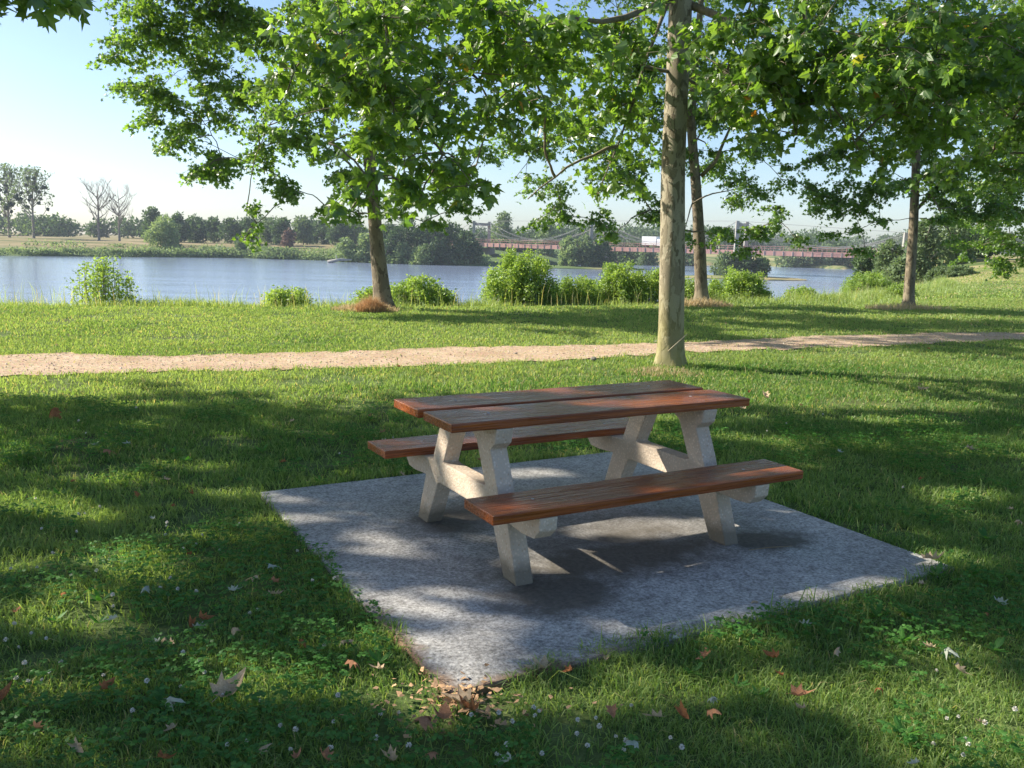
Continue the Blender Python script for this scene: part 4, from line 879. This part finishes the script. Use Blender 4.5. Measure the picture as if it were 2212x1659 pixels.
for k, (p, zt) in enumerate(TP):
    d = (ends[k + 2] - ends[k]).normalized(); nrm = Vector((-d.y, d.x, 0)).normalized(); tb = MB()
    for sg in (-1, 1):
        q = p + nrm * sg * (DW / 2 + .9); tb.add(*(lambda c, h0, h1, w0, w1: ([c + Vector((a * w / 2, b2 * w / 2, z)) for z, w in ((h0, w0), (h1, w1)) for a, b2 in ((-1, -1), (1, -1), (1, 1), (-1, 1))], [(3, 2, 1, 0), (4, 5, 6, 7), (0, 1, 5, 4), (1, 2, 6, 5), (2, 3, 7, 6), (3, 0, 4, 7)]))(Vector((q.x, q.y, 0)), p.z - 1.5, zt, 1.0, .75))
    tb.bar(Vector((p.x, p.y, zt - .9)) - nrm * (DW / 2 + .5), Vector((p.x, p.y, zt - .9)) + nrm * (DW / 2 + .5), 1.0, .8)
    tb.build('pylon', M['pylon'], br_)
    pr = MB(); pr.box((-1.6, -(DW / 2 + 1.8), WZ - 3), (1.6, DW / 2 + 1.8, p.z - 1.5), Matrix.Translation((p.x, p.y, 0)) @ Matrix.Rotation(math.atan2(d.y, d.x), 4, 'Z'))
    pr.build('pier', M['pier'], br_)
    tops.append((Vector((p.x, p.y, zt)), nrm))
cb = MB()
for k in range(len(TP) - 1):
    for sg in (-1, 1):
        a = tops[k][0] + tops[k][1] * sg * (DW / 2 + .9); b_ = tops[k + 1][0] + tops[k + 1][1] * sg * (DW / 2 + .9)
        cb.bar(a, b_, .045)
        sag = (a.z + b_.z) / 2 - (TP[k][0].z + TP[k + 1][0].z) / 2 - .9; pts = []
        for i in range(17):
            u = i / 16; q = a.lerp(b_, u); q.z -= sag * 4 * u * (1 - u); pts.append(q)
            if 0 < i < 16:
                dz = deckp(k + 1, u).z; hg = MB(); hg.bar((0, 0, 0), (0, 0, dz - .1 - q.z), .035); hg.build('hanger', M['cable'], br_, loc=tuple(q))
        for dz in (0, .45): cb.tube([p + Vector((0, 0, dz * (1 - abs(i / 8 - 1)) )) for i, p in enumerate(pts)], .045, 4, False)
        for u in (.12, .24): # stays from the pylon heads
            cb.bar(a, deckp(k + 1, u) + tops[k][1] * sg * (DW / 2 + .3), .05); cb.bar(b_, deckp(k + 1, 1 - u) + tops[k + 1][1] * sg * (DW / 2 + .3), .05)
for sg in (-1, 1):
    a = tops[0][0] + tops[0][1] * sg * (DW / 2 + .9)
    for u, o2 in ((.55, 0), (.1, 0)): cb.bar(a, deckp(0, u) + tops[0][1] * sg * 3.3, .09)
cb.build('main_cable', M['cable'], br_)
# white lorry on the deck
vp = at(1412, 532, 237); dv = (ends[3] - ends[2]).normalized(); lor = empty('lorry', (vp.x, vp.y, deckp(2, (vp.x - ends[2].x) / (ends[3].x - ends[2].x)).z + .02), 'small white lorry crossing the bridge', 'lorry', rz=math.atan2(dv.y, dv.x))
q = MB(); q.box((-3.0, -1.1, .7), (1.2, 1.1, 2.9)); link('cargo_box', bevel(q.mesh('cargo_box', M['white']), .06), lor)
q = MB(); q.box((1.3, -1.05, .5), (2.9, 1.05, 2.3)); link('cab', bevel(q.mesh('cab', M['white']), .15), lor)
q = MB(); q.box((2.2, -1.07, 1.35), (2.93, 1.07, 2.05)); q.build('window', M['glass'], lor)
for wx in (-2.1, 2.1):
    for wy in (-1, 1):
        q = MB(); q.tube([(0, -.13, 0), (0, .13, 0)], .45, 14); q.build('wheel', M['rubber'], lor, loc=(wx, wy * .9, .45))

# ------------------------------------------------------------------ fallen leaves, flowers, small things
def dead_leaf(seed, m_):
    rs2 = np.random.default_rng(seed); pr = LEAF_A; pts = [(x, y) for x, y in pr] + [(-x * rs2.uniform(.85, 1.1), y) for x, y in reversed(pr[1:-1])]
    bm = bmesh.new(); cl = rs2.uniform(1.6, 3.4); cy2 = rs2.uniform(.6, 2.2)
    def curl(x, y):
        x2 = math.sin(x * cl) / cl; z = (1 - math.cos(x * cl)) / cl * 1.1 + (1 - math.cos((y - .4) * cy2)) / max(cy2, .1) * .7
        return Vector((x2, y - .4, z + .04 * math.sin(9 * x + 7 * y + seed)))
    ctr = [bm.verts.new(curl(0, v)) for v in (.2, .5)]
    inner = [bm.verts.new(curl(x * .55, .35 + (y - .35) * .6)) for x, y in pts]; outer = [bm.verts.new(curl(x, y)) for x, y in pts]; n = len(pts)
    for i in range(n):
        j = (i + 1) % n; bm.faces.new((outer[i], outer[j], inner[j], inner[i]))
        c = ctr[0] if pts[i][1] < .35 else ctr[1]; c2 = ctr[0] if pts[j][1] < .35 else ctr[1]
        if c is c2: bm.faces.new((inner[i], inner[j], c))
        else: bm.faces.new((inner[i], inner[j], c2, c))
    # thin stalk
    s0 = curl(0, 0); ring = []
    for k, (p, r_) in enumerate(((s0, .012), (s0 + Vector((.05, -.3, .06)), .009))):
        ring.append([bm.verts.new(p + Vector((math.cos(a) * r_, 0, math.sin(a) * r_))) for a in (0, 2.1, 4.2)])
    for k in range(3): bm.faces.new((ring[0][k], ring[0][(k + 1) % 3], ring[1][(k + 1) % 3], ring[1][k]))
    bmesh.ops.recalc_face_normals(bm, faces=bm.faces)
    me = bpy.data.meshes.new('fallen_leaf'); bm.to_mesh(me); bm.free(); me.materials.append(M[m_]); me.polygons.foreach_set('use_smooth', np.ones(len(me.polygons), bool)); return me
DL = {k: [dead_leaf(200 + i * 7 + j, k) for j in range(4)] for i, k in enumerate(('dl_tan', 'dl_brown', 'dl_pale', 'dl_rust'))}
rl = random.Random(5)
def leaf_at(px, py, size, m_, label, group='fallen plane leaves', z=.035, i=None, tilt=.5):
    p = gp(px, py, z); o = link('fallen_leaf', DL[m_][rl.randrange(4) if i is None else i], None, tuple(p), (rl.uniform(-tilt, tilt), rl.uniform(-tilt, tilt), rl.uniform(0, 6.28)))
    if rl.random() < .3: o.rotation_euler.x += math.pi; o.location.z += size * .12
    o.scale = (size * .8 * rl.uniform(.5, .9), size * .8, size * .8); return tag(o, label, 'fallen leaf', group)
big = [(497, 1487, .17, 'dl_tan', 'large curled tan leaf in the grass at lower left'), (595, 1225, .08, 'dl_pale', 'pale leaf in the grass left of the slab'), (412, 1352, .10, 'dl_brown', 'upright brown leaf in the clover left of the slab'),
       (597, 1283, .08, 'dl_tan', 'small tan leaf beside white clover flowers near the slab'), (750, 1387, .09, 'dl_tan', 'tan star-shaped leaf left of the near slab corner'), (768, 1436, .085, 'dl_rust', 'flat reddish leaf near the slab corner, left of a tan one'),
       (812, 1443, .07, 'dl_tan', 'tan leaf beside the flat reddish one near the slab corner'), (376, 1515, .12, 'dl_pale', 'pale green leaf left of the large tan curl'), (848, 1640, .11, 'dl_tan', 'upright half-folded leaf at the very bottom'),
       (1160, 1446, .13, 'dl_tan', 'grey-brown leaf lying flat on the near rim of the slab', .005), (1310, 1422, .06, 'dl_tan', 'small folded leaf on the slab near its rim', .005), (2055, 1410, .12, 'dl_pale', 'big pale grey-green leaf in the clover at lower right'),
       (2165, 1305, .10, 'dl_pale', 'pale leaf near the right slab corner'), (2020, 1207, .14, 'dl_tan', 'large pinkish lobed leaf by the right slab corner'), (1410, 1548, .08, 'dl_tan', 'tan leaf below the slab with a dark shadow'),
       (1478, 1545, .09, 'dl_brown', 'torn brown leaf below the slab'), (1735, 1500, .10, 'dl_rust', 'pinkish leaf in the shade below the clover patch'), (1900, 1490, .07, 'dl_brown', 'orange leaf fragment in front of the clover patch'),
       (920, 1555, .12, 'dl_rust', 'dark reddish curled leaf left of the litter patch'), (985, 1510, .13, 'dl_tan', 'broad orange-tan leaf on top of the litter patch', .03), (1010, 1530, .12, 'dl_brown', 'brown leaf at the right side of the litter patch', .03),
       (960, 1545, .13, 'dl_rust', 'curled pinkish leaf in front of the litter patch', .03), (240, 977, .12, 'dl_rust', 'reddish leaf alone in the shaded grass far left'), (115, 892, .22, 'dl_brown', 'wide brown leaf in the shaded grass near the path, far left'),
       (1655, 857, .16, 'dl_tan', 'crumpled tan leaf in the sunlit grass right of the tabletop'), (1995, 841, .14, 'dl_tan', 'sunlit tan leaf in the grass at mid right'), (1630, 1305 - 5, .05, 'dl_tan', 'tiny dry leaf on the slab front right', .004), (1775, 1300, .05, 'dl_tan', 'small yellowish leaf on the slab near its front right rim', .004),
       (1850, 1283, .045, 'dl_tan', 'oval dry leaf on the slab close to the right corner', .004), (2100, 972, .12, 'dl_tan', 'pale brown leaf in the grass near the right edge'), (5, 1505, .11, 'dl_brown', 'dark leaf cut by the left edge'), (2200, 1128, .10, 'dl_tan', 'orange-tan leaf cut by the right edge')]
for e in big: leaf_at(*e[:5], z=e[5] if len(e) > 5 else .035, tilt=.12 if len(e) > 5 else .5)
for i in range(110):
    px = rl.uniform(0, 2212); py = 800 + 850 * rl.random() ** .8 if i < 85 else rl.uniform(690, 800); p = gp(px, py)
    if bool(in_slab(np.array([p.x]), np.array([p.y]))[0]) or (near_edge(np.array([p.x]))[0] < p.y < far_edge(np.array([p.x]))[0] and rl.random() < .8): continue
    mm = rl.choice(['dl_tan', 'dl_tan', 'dl_brown', 'dl_rust', 'dl_pale']); nm = {'dl_tan': ('small dry tan leaf in the lawn', 'scattered tan leaves'), 'dl_brown': ('small dry brown leaf in the lawn', 'scattered brown leaves'), 'dl_rust': ('small dry reddish leaf in the lawn', 'scattered reddish leaves'), 'dl_pale': ('small pale grey-green fallen leaf in the lawn', 'scattered pale leaves')}[mm]
    leaf_at(px, py, rl.uniform(.045, .085), mm, nm[0], nm[1])
# broad-leaved weeds: rosettes
WP = [(0, 0), (.06, .15), (.16, .45), (.15, .7), (.07, .93), (0, 1)]
def rosette(seed):
    rs2 = np.random.default_rng(seed); n = rs2.integers(7, 12); a = np.arange(n) * 2.4 + rs2.random(n); d = np.stack([np.cos(a), np.sin(a), rs2.uniform(.1, 1.1, n)], -1)
    nn = np.stack([-np.cos(a) * .5, -np.sin(a) * .5, np.ones(n)], -1)
    return leafmesh('weed', np.zeros((n, 3)) + np.array([0, 0, -.02]), d, nn, rs2.uniform(.6, 1.1, n), WP, M['clover'], rs2, .25)
RO = [rosette(300 + i) for i in range(5)]
for i, (px, py) in enumerate([(120, 1340), (215, 1345), (345, 1520), (430, 1520), (150, 1510), (1590, 1480), (1640, 1500), (870, 1015), (640, 1130), (905, 965), (150, 950), (690, 1040), (1860, 1100), (2020, 1120), (1700, 930), (1950, 985), (2100, 1240), (560, 880), (400, 905), (800, 905)] + [(rl.uniform(0, 2212), rl.uniform(850, 1600)) for _ in range(45)]):
    p = gp(px, py)
    if bool(in_slab(np.array([p.x]), np.array([p.y]), -.05)[0]): continue
    s = rl.uniform(.04, .085); o = link('weed', RO[i % 5], None, tuple(p), (0, 0, rl.uniform(0, 6))); o.scale = (s, s, s)
    tag(o, 'broad-leaved green weed rosette growing in the lawn', 'weed', 'broad-leaved weeds in the lawn')
# white clover flowers
def flower():
    bm = bmesh.new(); rs2 = random.Random(4)
    for i in range(46):
        z = rs2.uniform(-.6, 1); a = rs2.random() * 6.28; r_ = math.sqrt(1 - z * z); d = Vector((math.cos(a) * r_, math.sin(a) * r_, z)); s = d.cross(Vector((0, 0, 1)));
        if s.length < .1: s = Vector((1, 0, 0))
        s.normalize(); c = Vector((0, 0, .055)); R0 = .0075
        bm.faces.new([bm.verts.new(c + d * R0 * .3 - s * .0012), bm.verts.new(c + d * R0 * .3 + s * .0012), bm.verts.new(c + d * R0 * 1.25 + s * .0016 + Vector((0, 0, .001))), bm.verts.new(c + d * R0 * 1.25 - s * .0016 + Vector((0, 0, .001)))])
    me = bpy.data.meshes.new('flower_head'); bm.to_mesh(me); bm.free(); me.materials.append(M['petal'])
    s = MB(); s.tube([(0, 0, -.03), (.004, 0, .02), (0, 0, .052)], .0011, 4); return me, s.mesh('stem', M['clover'])
FH, FS = flower()
k = 0; tries = 0
while k < 105 and tries < 6000:
    tries += 1; px = rl.uniform(0, 2212); py = rl.uniform(860, 1640); p = gp(px, py, .02)
    w_ = float(vnoise(p.x, p.y, .6, 18)) + (.25 if px < 700 and 1050 < py < 1450 else 0) + (.15 if px > 2000 and py > 1300 else 0)
    if w_ < .62 or bool(in_slab(np.array([p.x]), np.array([p.y]), -.03)[0]): continue
    f = link('clover_flower', FH, None, (p.x, p.y, -.01), (rl.uniform(-.3, .3), rl.uniform(-.3, .3), rl.uniform(0, 6))); s = rl.uniform(.65, 1.0) * (1.15 if p.y > 4.5 else 1); f.scale = (s, s, s)
    tag(f, 'small round white clover flower standing in the lawn', 'clover flower', 'white clover flowers'); link('stem', FS, f); k += 1
# twig leaning on the near trunk, twig on the slab, stones by the path
s = MB(); s.tube([(0, 0, 0), Vector(at(1450, 752, 11.0)) - Vector(gp(1425, 775)), Vector(at(1484, 722, 11.05)) - Vector(gp(1425, 775))], [.006, .005, .003], 5)
tag(s.build('twig', M['twig'], None, True, tuple(gp(1425, 775))), 'thin dry stalk leaning across the foot of the thick near trunk', 'twig')
s = MB(); s.tube([(-.05, 0, .004), (0, .002, .006), (.05, 0, .004)], [.003, .004, .002], 5); tag(s.build('twig', M['twig'], None, True, tuple(gp(1377, 1380)), (0, 0, .1)), 'short dark twig lying on the slab near its front rim', 'twig')
s = MB(); s.tube([(-.13, 0, .003), (0, .006, .005), (.13, .0, .003)], [.0015, .002, .001], 5); tag(s.build('straw_stalk', M['straw'], None, True, tuple(gp(1665, 1185)), (0, 0, .3)), 'long straw stalk on the dark stain beside the right leg', 'straw')
def stone(px, py, r_, lab, z=0.0):
    bm = bmesh.new(); bmesh.ops.create_icosphere(bm, subdivisions=2, radius=r_); rs2 = random.Random(px)
    for v in bm.verts: v.co *= rs2.uniform(.85, 1.12); v.co.z *= .65
    me = bpy.data.meshes.new('stone'); bm.to_mesh(me); bm.free(); me.materials.append(M['stone']); p = gp(px, py); tag(link('stone', me, None, (p.x, p.y, r_ * .3)), lab, 'stone', 'stones along the path')
stone(1282, 777, .045, 'grey stone at the near edge of the path left of the thick trunk'); stone(1115, 764, .022, 'small pebble lying on the middle of the path')

# ------------------------------------------------------------------ haze
b = MB(); b.box((-640, -80, -14), (660, 930, 42)); me = b.mesh('haze', None) if False else None
hz, t, o = mat('haze'); vv = N(t, 'ShaderNodeVolumePrincipled'); vv.inputs['Color'].default_value = (.80, .87, 1, 1); vv.inputs['Density'].default_value = .00022
t.links.new(vv.outputs[0], o.inputs['Volume'])
me = b.mesh('haze', hz); ho = link('haze', me); tag(ho, 'thin pale blue haze over the river', 'haze', kind='stuff')
